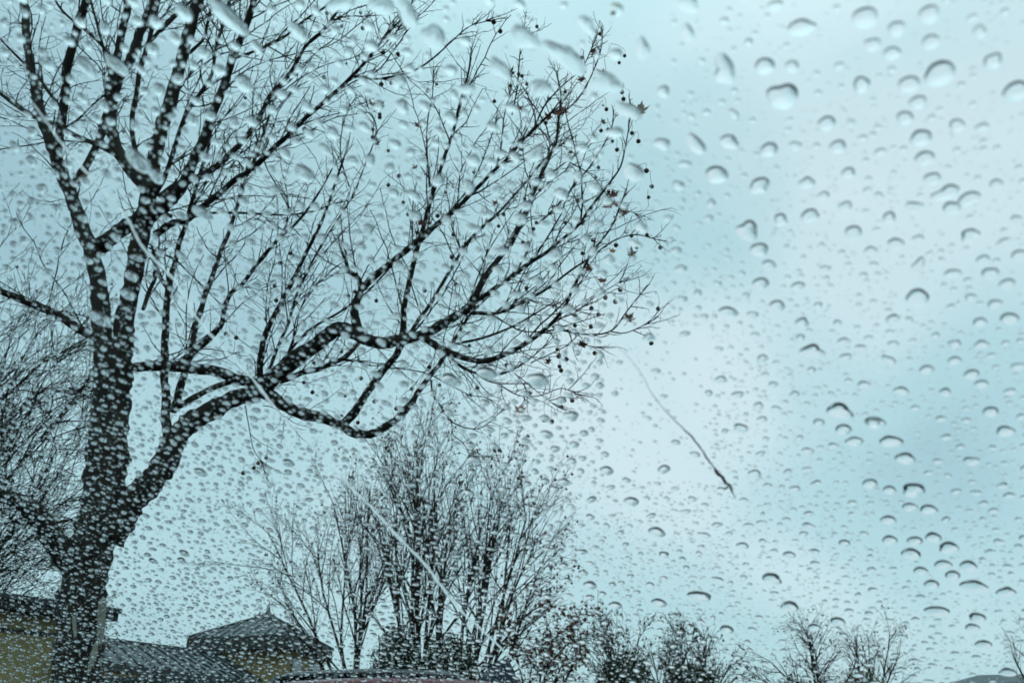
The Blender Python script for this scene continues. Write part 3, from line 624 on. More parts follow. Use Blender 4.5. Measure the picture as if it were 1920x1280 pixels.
for x, y, k, s in LEAVES:
    dpx = np.abs(tip_px[:, 0] - x) + np.abs(tip_px[:, 1] - y); j = int(np.argmin(dpx)); Yl = tip_arr[j][1] - .02
    me = LP if k == 'P' else LO if k == 'O' else LM[k]
    pos = P(x, y, Yl); tp = Vector(tip_arr[j])
    o = place(me, 'leaf', pos, PT, rot=(rng.uniform(1.1, 2.0), rng.uniform(-.9, .9), rng.uniform(-.7, .7)), scale=s * 1.55)
    if k in ('P', 'O') or s > 1.04: o.rotation_euler = (1.35, .25, rng.uniform(-.3, .3))
    if k in ('P', 'O'): o['label'] = 'pale grey dead leaf at the crown tip' if k == 'P' else 'small orange brown dead leaf'
    if .03 < (tp - pos).length < .6: mb = MB(); mb.tube([tp, (tp + pos) / 2 + Vector((0, 0, .015)), pos], [.0025, .002, .0015], 3); mb.build('twig', M['twig'], PT)
# sparse dead leaf stipules as stuff is left to the twigs

# ------------------------------------------------------------------ trees behind
def grow(mb, p, d, ln, r, lvl, maxl, tips, up, spread, kink, nchild, k=4, seglen=.5, tmin=.0044, xmax=1e9):
    n = max(3, int(ln / seglen)); pts = [p]; rad = [r]; q = p.copy(); d = d.normalized(); nodes = []
    for i in range(n):
        d = (d + perp(d) * rng.uniform(0, kink) + UPW * up).normalized(); q = q + d * ln / n; s = (i + 1) / n
        if project(q)[0] > xmax and len(pts) > 1: n = i; break
        pts.append(q.copy()); rad.append(max(r * (1 - .66 * s), tmin)); nodes.append((q.copy(), d.copy(), rad[-1], s))
    mb[min(lvl, len(mb) - 1)].tube(pts, rad, k if lvl < 2 else 3, cap=False)
    tips.append((pts[-1], d.copy()))
    if lvl >= maxl: return
    c = nchild[lvl]; n = len(nodes)
    if n < 2: return
    for _ in range(c):
        j = rng.randrange(min(n - 1, max(0, int(n * (.15 if lvl else .25)))), n); qq, dd, rr, s = nodes[j]
        a = rng.uniform(*spread); nd = (dd * math.cos(a) + perp(dd) * math.sin(a))
        grow(mb, qq, nd, ln * rng.uniform(.38, .62) * (1.05 - .45 * s), rr * .62, lvl + 1, maxl, tips, up, spread, kink, nchild, k, seglen * .6, tmin, xmax)
def far_tree(name, px, Y, label, stems, group=None, r0=.12, maxl=3, nchild=(9, 7, 5), up=.03, spread=(.35, .75), kink=.15, balls=0, ballr=.035, base_h=.6, cat_='tree', seglen=.5, balln='seed_balls', ymul=1.0, leafm=None, tmin=.0044, dy=0, xmax=1e9):
    base = P(px, 1300, Y); base.z = 0
    T = empty(name, base, label, cat_, group)
    parts = [MB(), MB()]; tips = []
    parts[0].tube([base + Vector((0, 0, -.1)), base + Vector((.02, 0, base_h * .5)), base + Vector((0, 0, base_h))], [r0 * 2.0, r0 * 1.7, r0 * 1.55], 8)
    for (tx, ty, dY) in stems:
        tip = P(tx, ty + dy, Y + dY); st = base + Vector((rng.uniform(-.05, .05), 0, base_h * .9)); v_ = tip - st; ln = v_.length * 1.0
        grow(parts, st, v_ + Vector((rng.uniform(-.3, .3), 0, 0)), ln, r0, 0, maxl, tips, up * .3, spread, kink, nchild, 5, seglen, tmin, xmax)
    parts[0].build('trunk', M['far_twig'], T, True)
    o = parts[1].build('crown', M['far_twig'], T); o['kind'] = 'stuff'
    if balls:
        mb = MB()
        oct_f = [(0, 2, 4), (2, 1, 4), (1, 3, 4), (3, 0, 4), (2, 0, 5), (1, 2, 5), (3, 1, 5), (0, 3, 5)]
        for q, d in rng.sample(tips, min(balls, len(tips))):
            r = ballr * rng.uniform(.5, 1.2); c = q - Vector((0, 0, ballr * 1.6))
            mb.add([tuple(c + Vector(z) * r) for z in ((1, 0, 0), (-1, 0, 0), (0, 1, 0), (0, -1, 0), (0, 0, 1.1), (0, 0, -1.1))], oct_f)
        o = mb.build(balln, leafm or M['ball'], T); o['kind'] = 'stuff'
    return T
G = 'bare trees behind the plane tree'
far_tree('bare_tree', 790, 24, 'tallest bare tree of the middle clump, narrow crown with small seed balls', [(790, 850, 0), (770, 835, .8), (812, 870, -.6), (745, 930, .5), (835, 930, 1), (720, 1000, -1), (860, 1010, .3), (780, 900, -.9), (690, 960, .7)], G, r0=.07, nchild=(10, 6, 3), balls=800, ballr=.036, spread=(.28, .6), dy=22)
far_tree('bare_tree', 672, 26, 'bare tree of the middle clump leaning out to the left, towards the pavilion', [(620, 905, 0), (600, 930, .5), (650, 920, -.7), (590, 1010, .6), (580, 1080, -.5), (690, 950, .9), (640, 1000, -.4)], G, r0=.06, nchild=(9, 6, 3), balls=500, ballr=.036, dy=20, spread=(.3, .65))
far_tree('bare_tree', 868, 22, 'bare tree of the middle clump with stems fanning out to the right', [(900, 910, 0), (950, 920, .6), (980, 950, -.5), (1010, 1000, .5), (1035, 1080, -.4), (1050, 1160, .4), (930, 960, .9), (975, 1010, -1), (880, 930, .5)], G, r0=.06, nchild=(9, 6, 3), balls=600, ballr=.036, dy=20, spread=(.3, .65))
far_tree('bare_tree', 1000, 21, 'low spreading bare tree with clinging brown leaves, right of the navy canopy', [(1065, 1200, 0), (1050, 1230, .5), (1090, 1185, -.5), (1010, 1170, .3), (960, 1200, -.3)], G, r0=.04, nchild=(9, 6, 3), balls=420, ballr=.045, base_h=.9, balln='dead_leaves', leafm=M['leaf'])
G2 = 'bare trees along the lower right'
far_tree('bare_tree', 1170, 34, 'dense bare tree at the left of the dark bare thicket', [(1165, 1165, 0), (1130, 1190, .5), (1200, 1175, -.5), (1185, 1185, 1), (1150, 1180, -1), (1110, 1225, .4)], G2, r0=.06, nchild=(9, 6, 3), balls=220, ballr=.05, kink=.16, spread=(.3, .75), tmin=.007, dy=20)
far_tree('bare_tree', 1240, 35, 'dense bare tree in the middle of the dark bare thicket', [(1230, 1180, 0), (1250, 1170, .5), (1265, 1185, -.5), (1215, 1190, 1), (1285, 1200, -1)], G2, r0=.06, nchild=(9, 6, 3), balls=220, ballr=.05, kink=.16, spread=(.3, .75), tmin=.007, dy=20)
far_tree('bare_tree', 1310, 36, 'dense bare tree at the right of the dark bare thicket', [(1305, 1185, 0), (1335, 1190, .5), (1360, 1220, -.5), (1290, 1200, 1), (1380, 1250, -1)], G2, r0=.06, nchild=(9, 6, 3), balls=220, ballr=.05, kink=.16, spread=(.3, .75), tmin=.007, dy=20)
far_tree('bare_tree', 1545, 38, 'open bare tree with crooked boughs left of the small evergreen', [(1480, 1195, 0), (1450, 1230, .6), (1515, 1190, -.5), (1560, 1205, .8), (1500, 1225, -1), (1435, 1260, .5), (1580, 1215, 0)], G2, r0=.08, nchild=(9, 7, 4), kink=.28, spread=(.4, .95), balls=150, ballr=.04)
far_tree('bare_tree', 1635, 39, 'thin upright bare tree right of the small evergreen', [(1630, 1185, 0), (1655, 1190, .6), (1612, 1205, -.5), (1675, 1215, .8)], G2, r0=.06, nchild=(8, 6, 3), kink=.2, balls=100, ballr=.04)
far_tree('bare_tree', 1960, 40, 'sparse bare tree at the far right edge above the grey roof', [(1915, 1195, 0), (1900, 1225, .6), (1940, 1175, -.5), (1970, 1170, 0)], G2, r0=.06, nchild=(7, 5, 3), kink=.16)
# the neighbouring plane at the left edge
far_tree('bare_tree', -330, 25, 'fine twigged bare tree behind the plane tree at the left edge', [(0, 420, 0), (30, 490, .8), (60, 540, -.5), (90, 650, .9), (110, 770, -.8), (90, 870, .4), (50, 960, 0), (10, 580, -1), (-50, 490, 1.2), (120, 710, .5), (100, 930, -.6), (0, 700, .3), (-40, 800, -.4), (30, 1010, .5), (-70, 640, 0), (60, 1050, .2)],
         None, r0=.085, nchild=(12, 7, 3), balls=900, ballr=.045, up=.01, spread=(.3, .75), kink=.34, seglen=.7, tmin=.009, dy=55, xmax=215)

# leafy shrubs
def shrub(px0, px1, ytop, Y, label, m, n=5000, size=.06, name='evergreen_shrub', group=None):
    a = P(px0, ytop, Y); b = P(px1, ytop, Y); cx = (a.x + b.x) / 2; hw = abs(b.x - a.x) / 2; H = a.z
    T = empty(name, (cx, Y, 0), label, 'shrub', group)
    mb = MB()
    for _ in range(16):
        x = rng.uniform(-.6, .6) * hw; mb.tube([(cx + x * .3, Y, 0), (cx + x * .7, Y + rng.uniform(-.3, .3), H * .5), (cx + x, Y + rng.uniform(-.5, .5), H * .93)], [.04, .025, .008], 4)
    mb.build('stems', M['far_twig'], T)
    vs = np.zeros((n * 4, 3)); 
    for i in range(n):
        while True:
            u, w, h = rng.uniform(-1, 1), rng.uniform(-1, 1), rng.uniform(0.1, 1)
            top = 1 + .22 * noise.noise(Vector((u * 3 + px0, w * 2, 0))) + .14 * noise.noise(Vector((u * 9 + px0, w * 7, 3)))
            if (u * u + w * w) ** .5 < .9 + .2 * noise.noise(Vector((u * 3, w * 3, h * 3))) and h < top * (1 - .45 * (u * u + w * w) ** 1.3): break
        c = Vector((cx + u * hw, Y + w * min(hw, 1.2), h * H)); d = Vector((rng.gauss(0, 1), rng.gauss(0, 1), rng.gauss(0, 1))).normalized(); e_ = perp(d); s = size * rng.uniform(.5, 1.2)
        vs[i * 4:(i + 1) * 4] = [c - d * s, c + e_ * s * .4, c + d * s, c - e_ * s * .4]
    me = bpy.data.meshes.new('foliage'); me.from_pydata(vs.tolist(), [], [(i * 4, i * 4 + 1, i * 4 + 2, i * 4 + 3) for i in range(n)]); me.materials.append(m)
    o = link('foliage', me, T); o['kind'] = 'stuff'
GS = 'dark evergreen shrubs below the bare trees'
shrub(690, 800, 1172, 18.6, 'dark evergreen shrub at the foot of the tallest bare tree', M['green'], 9000, .055, group=GS)
shrub(775, 915, 1185, 19.2, 'dark evergreen shrub left of the navy canopy', M['green'], 9500, .055, group=GS)
shrub(1105, 1235, 1222, 31, 'broad dark evergreen shrub left under the bare thicket', M['green'], 6500, .09, group=GS)
shrub(1225, 1365, 1245, 31.5, 'broad dark evergreen shrub right under the bare thicket', M['green'], 6500, .09, group=GS)
shrub(1560, 1665, 1248, 34, 'small olive green shrub between two bare trees at lower right', M['olive'], 2600, .08)
shrub(1430, 1530, 1262, 36, 'low dark evergreen shrub left of the olive green shrub', M['green'], 2200, .08, group=GS)

# ------------------------------------------------------------------ the windscreen and the rain on it
SL = R(26.5); YAW = R(31); RC = 3.4
n0 = Vector((0, math.sin(SL), math.cos(SL))); v0 = Vector((0, -math.cos(SL), math.sin(SL)))
rotz = Matrix.Rotation(-YAW, 3, 'Z')
GN = rotz @ n0; GV = rotz @ v0; GU = GV.cross(GN).normalized()
GO = EYE + FWD * .407
def gpt(u, v, h=0.0):
    nn = (GN + GU * (u / RC)).normalized()
    return GO + GU * u + GV * v - GN * (u * u / (2 * RC)) + nn * h
def g_hit(px, py):
    d = ray(px, py); t = 1.0; a = EYE - GO
    for _ in range(30):
        p = a + d * t; u = p.dot(GU); f = p.dot(GN) + u * u / (2 * RC); df = d.dot(GN) + d.dot(GU) * u / RC
        t -= f / df
    p = a + d * t; return p.dot(GU), p.dot(GV), t
W = empty('windscreen', GO, 'rain covered tinted car windscreen the whole view is seen through', 'windscreen')
cor = [g_hit(*q)[:2] for q in ((-140, -140), (2060, -140), (-140, 1420), (2060, 1420), (960, 1420), (960, -140))]
U0, U1 = min(c[0] for c in cor), max(c[0] for c in cor); V0, V1 = min(c[1] for c in cor), max(c[1] for c in cor)
U0 -= .12; U1 += .26; V0 -= .04; V1 += .05
us = np.linspace(U0 - .02, U1 + .02, 57); vs_ = np.linspace(V0 - .02, V1 + .02, 25); TH = .0045
verts = [tuple(gpt(u, v_, -.0001)) for v_ in vs_ for u in us] + [tuple(gpt(u, v_, -.0001 - TH)) for v_ in vs_ for u in us]
nu, nv = len(us), len(vs_); off = nu * nv; fs = []
for j in range(nv - 1):
    for i in range(nu - 1):
        a = j * nu + i; fs.append((a, a + 1, a + nu + 1, a + nu)); fs.append((off + a, off + a + nu, off + a + nu + 1, off + a + 1))
mb = MB(); mb.add(verts, fs); pane = mb.build('pane', M['pane'], W, True)
mb = MB(); edge = [gpt(u, vs_[0], -.002) for u in us] + [gpt(us[-1], v_, -.002) for v_ in vs_] + [gpt(u, vs_[-1], -.002) for u in us[::-1]] + [gpt(us[0], v_, -.002) for v_ in vs_[::-1]] + [gpt(us[0], vs_[0], -.002)]
mb.tube(edge, [.009] * len(edge), 6); mb.build('rubber_seal', M['rubber'], W)

D = empty('added_dashboard', (0, .7, .93), 'black car dash, unseen below the view, added under the windscreen to darken the drops', 'added_dashboard')  # added out of view, so light bouncing inside the drops meets something dark
mb = MB(); n_ = 24; prof = [(.42, .70), (.40, .86), (.45, .935), (.60, .965), (.85, .975), (1.05, .985), (1.05, .95), (.5, .72)]
vsd = []; 
for i in range(n_ + 1):
    x = -.85 + 1.7 * i / n_; bow = .10 * (x / .85) ** 2
    for y_, z_ in prof: vsd.append(tuple(rotz @ Vector((x - .12, y_ - bow, z_ - .02 * (x / .85) ** 2))))
kk = len(prof); mb.add(vsd, [(i * kk + j, i * kk + (j + 1) % kk, (i + 1) * kk + (j + 1) % kk, (i + 1) * kk + j) for i in range(n_) for j in range(kk)] + [tuple(range(kk)), tuple(range(n_ * kk + kk - 1, n_ * kk - 1, -1))])
mb.build('top_pad', M['dash'], D, True)
for x in (-.5, 0, .5):
    mb = MB(); mb.box(x - .16, x + .16, .80, .84, .972, .982); mb.v = [tuple(rotz @ Vector(z)) for z in mb.v]; v_o = mb.build('vent', M['rubber'], D)
# one drop: an uneven contact line, a dome that steepens to the rim, a flat foot on the glass
def drop_geo(u, v_, a, b, ang, theta, irr, seed, nseg, prof, bulge=0.0):
    rr = np.random.default_rng(seed)
    ph = np.linspace(0, 2 * np.pi, nseg, endpoint=False); rho = np.ones(nseg)
    for k_, am in ((1, .10), (2, .10), (3, .07), (4, .04), (5, .025)): rho += irr * am * 2.2 * np.cos(k_ * ph + rr.uniform(0, 6.283)) * rr.uniform(.3, 1)
    ca, sa = math.cos(ang), math.sin(ang); m = min(a, b)
    ct = math.cos(theta); Rr = 1 / math.sin(theta); z = np.sqrt(Rr * Rr - prof ** 2) - Rr * ct      # spherical cap, unit radius
    z = m * z
    pts = []; idx = []
    x = (rho * np.cos(ph)) * a; y = (rho * np.sin(ph)) * b
    X = np.concatenate([[0]] + [x * r for r in prof] + [x]); Y = np.concatenate([[0]] + [y * r for r in prof] + [y])
    z0 = m * (Rr - Rr * ct)
    Z = np.concatenate([[z0]] + [np.full(nseg, zz) for zz in z] + [np.zeros(nseg)]) + .00006
    X = X + 0; Uu = X * ca - Y * sa + u; Vv = X * sa + Y * ca + v_
    return Uu, Vv, Z
def drop_faces(nseg, nr_):
    f = [(0, 1 + j, 1 + (j + 1) % nseg) for j in range(nseg)]
    for i in range(nr_ - 1):
        for j in range(nseg):
            a = 1 + i * nseg + j; b = 1 + i * nseg + (j + 1) % nseg; f.append((a, a + nseg, b + nseg)); f.append((a, b + nseg, b))
    base = 1 + nr_ * nseg
    f += [(base, base + j + 1, base + j) for j in range(1, nseg - 1)]
    return np.array(f)
gO = np.array(GO); gU = np.array(GU); gV = np.array(GV); gN = np.array(GN)
def g_np(U, V, H):
    nn = gN[None] + gU[None] * (U / RC)[:, None]; nn /= np.linalg.norm(nn, axis=1)[:, None]
    return gO[None] + gU[None] * U[:, None] + gV[None] * V[:, None] - gN[None] * (U * U / (2 * RC))[:, None] + nn * H[:, None]
def mesh_np(name, V, F, m):
    me = bpy.data.meshes.new(name); me.vertices.add(len(V)); me.vertices.foreach_set('co', V.astype(np.float32).ravel())
    nf = len(F); me.loops.add(nf * 3); me.loops.foreach_set('vertex_index', F.astype(np.int32).ravel())
    me.polygons.add(nf); me.polygons.foreach_set('loop_start', np.arange(0, nf * 3, 3, dtype=np.int32)); me.polygons.foreach_set('loop_total', np.full(nf, 3, dtype=np.int32))
    me.polygons.foreach_set('use_smooth', np.ones(nf, dtype=bool)); me.update(); me.validate(); me.materials.append(m); return me
# drops placed as seen: x, y, width px, length ratio, direction of the long axis (degrees, image, + is down right), contact angle, unevenness
SP = [(1466, 182, 56, 1.05, 20, 52, .5), (1620, 34, 46, 1.05, 0, 42, .3), (1742, 28, 38, 1.2, 15, 42, .3), (1762, 140, 54, 1.1, 10, 46, .4), (1345, 328, 42, 1.1, 20, 56, .4), (1433, 125, 36, 1.0, 0, 52, .3), (1485, 125, 26, 1, 0, 46, .3),
 (1680, 55, 32, 1, 0, 44, .3), (1673, 100, 30, 1, 0, 46, .3), (1635, 85, 30, 1, 0, 42, .3), (1745, 80, 32, 1, 0, 42, .3), (1905, 172, 44, 1, 0, 50, .3), (1705, 158, 38, 1, 0, 44, .3), (1720, 192, 30, 1.2, 0, 48, .3), (1697, 222, 30, 1.1, 0, 48, .3), (1725, 260, 38, 1.0, 0, 52, .4), (1733, 297, 34, 1.1, 0, 50, .3), (1550, 232, 32, 1, 0, 50, .3),
 (1570, 275, 30, 1, 0, 50, .3), (1305, 272, 30, 2.0, 52, 52, .3), (1425, 350, 38, 1.2, -60, 46, 1.0), (1590, 325, 26, 1, 0, 54, .3), (1775, 362, 36, 1.4, -20, 58, .8), (1816, 372, 34, 1.4, -25, 56, .5), (1785, 390, 32, 1, 0, 54, .3), (1748, 335, 30, 1, 0, 48, .3), (1868, 345, 24, 1, 0, 52, .3),
 (1400, 432, 46, 1.2, 20, 44, .9), (1422, 468, 36, 1.1, 10, 52, .4), (1427, 532, 34, 1.1, 5, 55, .4), (1442, 497, 28, 1.3, 20, 48, .3), (1600, 436, 34, 1, 0, 46, .3), (1820, 440, 34, 1.5, -40, 60, .9), (1720, 556, 46, 1.1, 0, 62, .5), (1838, 604, 27, 1, 0, 66, .3), (1893, 597, 36, 1.1, -8, 62, .3), (1857, 512, 32, 1.2, 0, 56, .3), (1888, 532, 30, 1.2, -15, 56, .3), (1843, 487, 26, 1, 0, 52, .3), (1910, 478, 28, 1, 0, 55, .3),
 (1865, 570, 28, 1.3, -30, 56, .4), (1680, 457, 30, 1.2, 0, 50, .3), (1524, 660, 44, 1.3, -10, 46, 1.1), (1457, 573, 32, 1.3, 0, 54, .3), (1575, 772, 54, 1.35, -12, 66, .7), (1640, 793, 44, 1.3, 0, 58, .3), (1581, 805, 36, 1.05, 0, 62, .4), (1637, 792, 30, 1.3, 5, 60, .2), (1535, 792, 26, 1.1, -10, 60, .3), (1602, 827, 36, 1.5, 10, 60, .5), (1668, 828, 44, 1.4, 15, 66, .6),
 (1697, 860, 42, 1.3, -10, 64, .5), (1885, 808, 38, 1.3, -15, 66, .4), (1857, 772, 34, 1.2, 0, 60, .3), (1822, 702, 32, 1.3, -15, 58, .3), (1840, 720, 28, 1.3, 0, 58, .3), (1737, 693, 30, 1.3, 0, 62, .3), (1790, 676, 28, 1.3, 0, 60, .3), (1715, 920, 50, 1.7, 15, 66, .7), (1665, 975, 34, 1.2, 10, 66, .3), (1668, 918, 30, 1.3, 0, 60, .3), (1742, 955, 36, 1.2, 5, 66, .3), (1706, 950, 32, 1.2, 0, 62, .3), (1632, 906, 34, 1.3, 0, 62, .3), (1750, 1008, 36, 1.2, 5, 68, .6), (1716, 1014, 34, 1.1, 0, 66, .3), (1778, 1027, 44, 1.6, 5, 66, .4), (1668, 1012, 34, 1.2, -10, 64, .3), (1707, 1038, 42, 1.6, 5, 64, .4), (1815, 1060, 38, 1.6, 15, 64, .4), (1768, 1058, 36, 1.6, 5, 64, .3), (1787, 1078, 34, 1.2, 5, 68, .5), (1726, 1070, 32, 1.3, 0, 64, .3), (1747, 1095, 34, 1.3, 5, 64, .3), (1825, 1098, 46, 2.2, 5, 64, .4), (1888, 1110, 38, 1.2, -10, 68, .7),
 (1448, 1086, 44, 2.0, 12, 66, .5), (1480, 1137, 42, 2.0, -8, 66, .4), (1313, 1118, 42, 2.4, 6, 60, .4), (1571, 1165, 34, 1.6, 8, 64, .3), (1362, 1180, 34, 1.6, 8, 64, .3), (1527, 1176, 30, 1.7, 18, 64, .3), (1393, 1023, 26, 1.3, 20, 66, .4), (1480, 1040, 28, 2.0, 20, 62, .4), (1582, 1018, 26, 1.2, 20, 66, .4), (1832, 1158, 38, 2.0, 4, 66, .4), (1823, 1176, 30, 1.4, 5, 68, .4), (1758, 1145, 40, 2.3, 6, 62, .3),
 (1845, 1208, 34, 1.5, 0, 66, .4), (1890, 1260, 36, 1.7, -5, 66, .4), (1010, 712, 50, 1.3, 5, 60, .5), (1073, 780, 34, 1.2, -30, 62, .8), (845, 712, 44, 1.5, 10, 56, .5), (913, 700, 44, 1.3, 5, 58, .4), (1138, 882, 32, 1.5, 5, 62, .3), (1057, 903, 28, 1.3, 15, 64, .4), (1183, 940, 34, 1.6, 8, 62, .3), (1231, 997, 38, 1.6, 8, 64, .3), (1155, 1135, 30, 1.3, 4, 66, .4), (1236, 1130, 34, 1.5, 4, 66, .4), (1107, 1097, 32, 1.3, 4, 64, .3), (888, 862, 34, 1.2, 5, 64, .3), (1025, 814, 30, 1.3, 5, 60, .3),
 (376, 885, 32, 1.3, 12, 62, .3), (541, 868, 30, 1.3, 10, 60, .3), (190, 598, 46, 1.6, 32, 58, .5), (240, 552, 34, 1.5, 28, 58, .4), (245, 517, 30, 1.4, 28, 58, .3), (345, 1037, 26, 1.8, 35, 62, .4), (340, 1050, 24, 1.8, 25, 62, .5), (288, 1052, 22, 1.7, 5, 62, .8), (277, 1040, 18, 1.2, 40, 62, .8),
 (425, 30, 44, 2.9, 42, 36, .5), (640, 5, 36, 2.0, -20, 30, .8), (765, 25, 34, 2.6, 74, 36, .6), (815, 70, 46, 1.3, 60, 30, .8), (1355, 130, 46, 1.3, 75, 40, 1.0), (1205, 90, 26, 2.3, 75, 42, .8), (1290, 60, 22, 2.2, 75, 42, .6), (1190, 325, 40, 1.0, 0, 40, .6), (715, 12, 40, 1.4, 20, 26, .8), (560, 60, 34, 1.4, 40, 40, .4), (1290, 8, 34, 1.4, 30, 38, .5),
 (985, 72, 46, 1.5, 40, 28, .9), (1062, 105, 52, 1.7, 35, 26, 1.0), (1135, 152, 44, 1.6, 30, 28, 1.0), (1172, 205, 36, 1.5, 30, 28, .9), (935, 128, 34, 1.7, 60, 34, .8), (1015, 165, 36, 1.5, 15, 30, .8), (1100, 48, 30, 1.4, 45, 34, .8),
 (90, 120, 30, 1.3, 35, 44, .4), (80, 100, 24, 1.2, 35, 46, .4), (160, 125, 34, 1.5, 40, 40, .5), (218, 120, 34, 1.8, 45, 38, .5), (258, 300, 42, 1.7, 48, 50, .4), (293, 330, 34, 1.2, 20, 48, .3), (457, 157, 38, 1.0, 0, 48, .4), (570, 325, 40, 1.2, 30, 48, .5), (345, 25, 36, 1.2, 30, 44, .4), (380, 400, 36, 1.3, 30, 50, .4)]
TRAILS = [([(-30, 120), (35, 165), (70, 205), (105, 255), (150, 310), (200, 365), (235, 405), (262, 455), (290, 488), (330, 530), (372, 600), (420, 655), (475, 712), (520, 770), (565, 815), (605, 855), (650, 905), (700, 955), (745, 1005), (790, 1050), (825, 1095), (865, 1145), (912, 1188), (950, 1225), (985, 1262), (1030, 1310)], .0006, .0015),
          ([(1150, 640), (1180, 672), (1205, 705), (1225, 742), (1262, 785), (1300, 822), (1328, 862), (1345, 885)], .0004, .0005),
          ([(1338, 874), (1346, 888), (1354, 894), (1360, 904), (1369, 910), (1371, 918), (1380, 936)], .0012, .0004),
          ([(1343, 916), (1352, 914), (1360, 916), (1368, 909)], .0004, .0006)]
trail_uv = []
for pts, r0, r1 in TRAILS[:2]: trail_uv += [g_hit(*q)[:2] for q in cat(pts, 6)]
trail_uv = np.array(trail_uv)
# bounds of the view on the glass
drops = []; cell = .006; grid = {}
def free(u, v_, r, pack):
    ci, cj = int(math.floor(u / cell)), int(math.floor(v_ / cell)); m = 1 + int((r + .010) / cell)
    for i in range(ci - m, ci + m + 1):
        for j in range(cj - m, cj + m + 1):
            for (x, y, q) in grid.get((i, j), ()):
                if (x - u) ** 2 + (y - v_) ** 2 < ((q + r) * pack) ** 2: return False
    return True
def put(u, v_, r): grid.setdefault((int(math.floor(u / cell)), int(math.floor(v_ / cell))), []).append((u, v_, r))
def img_dir(px, py, deg):
    u0, w0, _ = g_hit(px, py); u1, w1, _ = g_hit(px + 6 * math.cos(R(deg)), py + 6 * math.sin(R(deg))); return math.atan2(w1 - w0, u1 - u0), math.hypot(u1 - u0, w1 - w0) / 6
for i, (x, y, w, asp, deg, th, irr) in enumerate(SP):
    u, v_, t_ = g_hit(x, y)
    ramp = min(1, max(0, (y - 250) / 500)); th = th - (7 if x > 1100 else 16) * ramp; w = w * (1 - .16 * ramp)
    if y > 400: asp = max(1.0, asp * (.62 if y > 700 else .8))
    if asp > 1.25:
        ang, mpp = img_dir(x, y, deg); _, mpx = img_dir(x, y, 0)
        b = w * t_ / FPX * .46; a = w * asp * mpp * .40 if asp > 1.8 else b * asp
        a = max(a, b)
    else: ang = rng.uniform(0, 3); a = b = w * t_ / FPX * .49
    a = min(a, .013); b = min(b, .0065)
    drops.append((u, v_, a, b, ang, R(min(th, 82)), irr, (a * b) ** .5 * (1000 if False else 1), 1)); 
    n_ = max(1, int(a / b))
    for k in range(-n_, n_ + 1): put(u + math.cos(ang) * a * .7 * k / n_, v_ + math.sin(ang) * a * .7 * k / n_, b * .95)
def density(px, py, lo):
    # how closely drops sit: crowded at lower left, open at right
    s = 1 / (1 + math.exp((px - 1080) / 110)); dn = min(1, max(0, py / 1000))
    if lo > .002: d = (.05 + .95 * s) * (.75 + .25 * dn) 
    elif lo > .0012: d = .35 + .35 * dn + (.60 - .35 * dn) * s
    else: d = .65 + .3 * dn + (.35 - .3 * dn) * s
    if 1130 < px < 1330 and 610 < py < 900: d *= .25
    if 880 < px < 1260 and py < 260: d *= .3
    return d
u_lo, v_lo, u_hi, v_hi = U0, V0, U1, V1
print('glass', U0, U1, V0, V1)
def to_px(u, v_):
    p = gpt(u, v_); d = p - EYE; z = d.dot(FWD)
    if z < .05: return None
    return 960 + FPX * d.dot(RIGHT) / z, 640 - FPX * d.dot(UPV) / z
for lo, hi, tries, pk in ((.0028, .0040, 3000, 1.8), (.0018, .0030, 12000, 1.5)):
    for _ in range(tries):
        u = rng.uniform(u_lo, u_hi); v_ = rng.uniform(v_lo, v_hi); q = to_px(u, v_)
        if q is not None and -160 < q[0] < 2080 and -160 < q[1] < 1400:
            if q[0] < 1000: continue
            px, py = q
        elif u > (U0 + U1) / 2: px, py = 2000, 500
        else: continue
        if rng.random() > (.35 + .35 * min(1, py / 900) + (.2 if px > 1500 else 0)) * (.25 if 1130 < px < 1330 and 610 < py < 900 else 1) * (.3 if px < 1260 and py < 260 else 1): continue
        r = (lo + (hi - lo) * rng.random() ** 1.6) * (1.0 - .22 * min(1, max(0, py / 1280)))
        if not free(u, v_, r, pk): continue
        dt = np.min((trail_uv[:, 0] - u) ** 2 + (trail_uv[:, 1] - v_) ** 2) ** .5
        if dt < r + .002: continue
        put(u, v_, r); asp = rng.choice((1, 1.05, 1.15, 1.3, 1.6))
        th = rng.uniform(42, 60)
        drops.append((u, v_, r * asp ** .5, r / asp ** .5, rng.gauss(-.1, .45), R(th), .7, r, 1 if (px < 1920 and 0 <= py <= 1280) else 0))
classes = [(.0021, .0033, 14000, 1.32), (.0013, .0021, 16000, 1.2), (.0006, .0012, 34000, 1.08), (.0003, .0006, 90000, 1.05)]
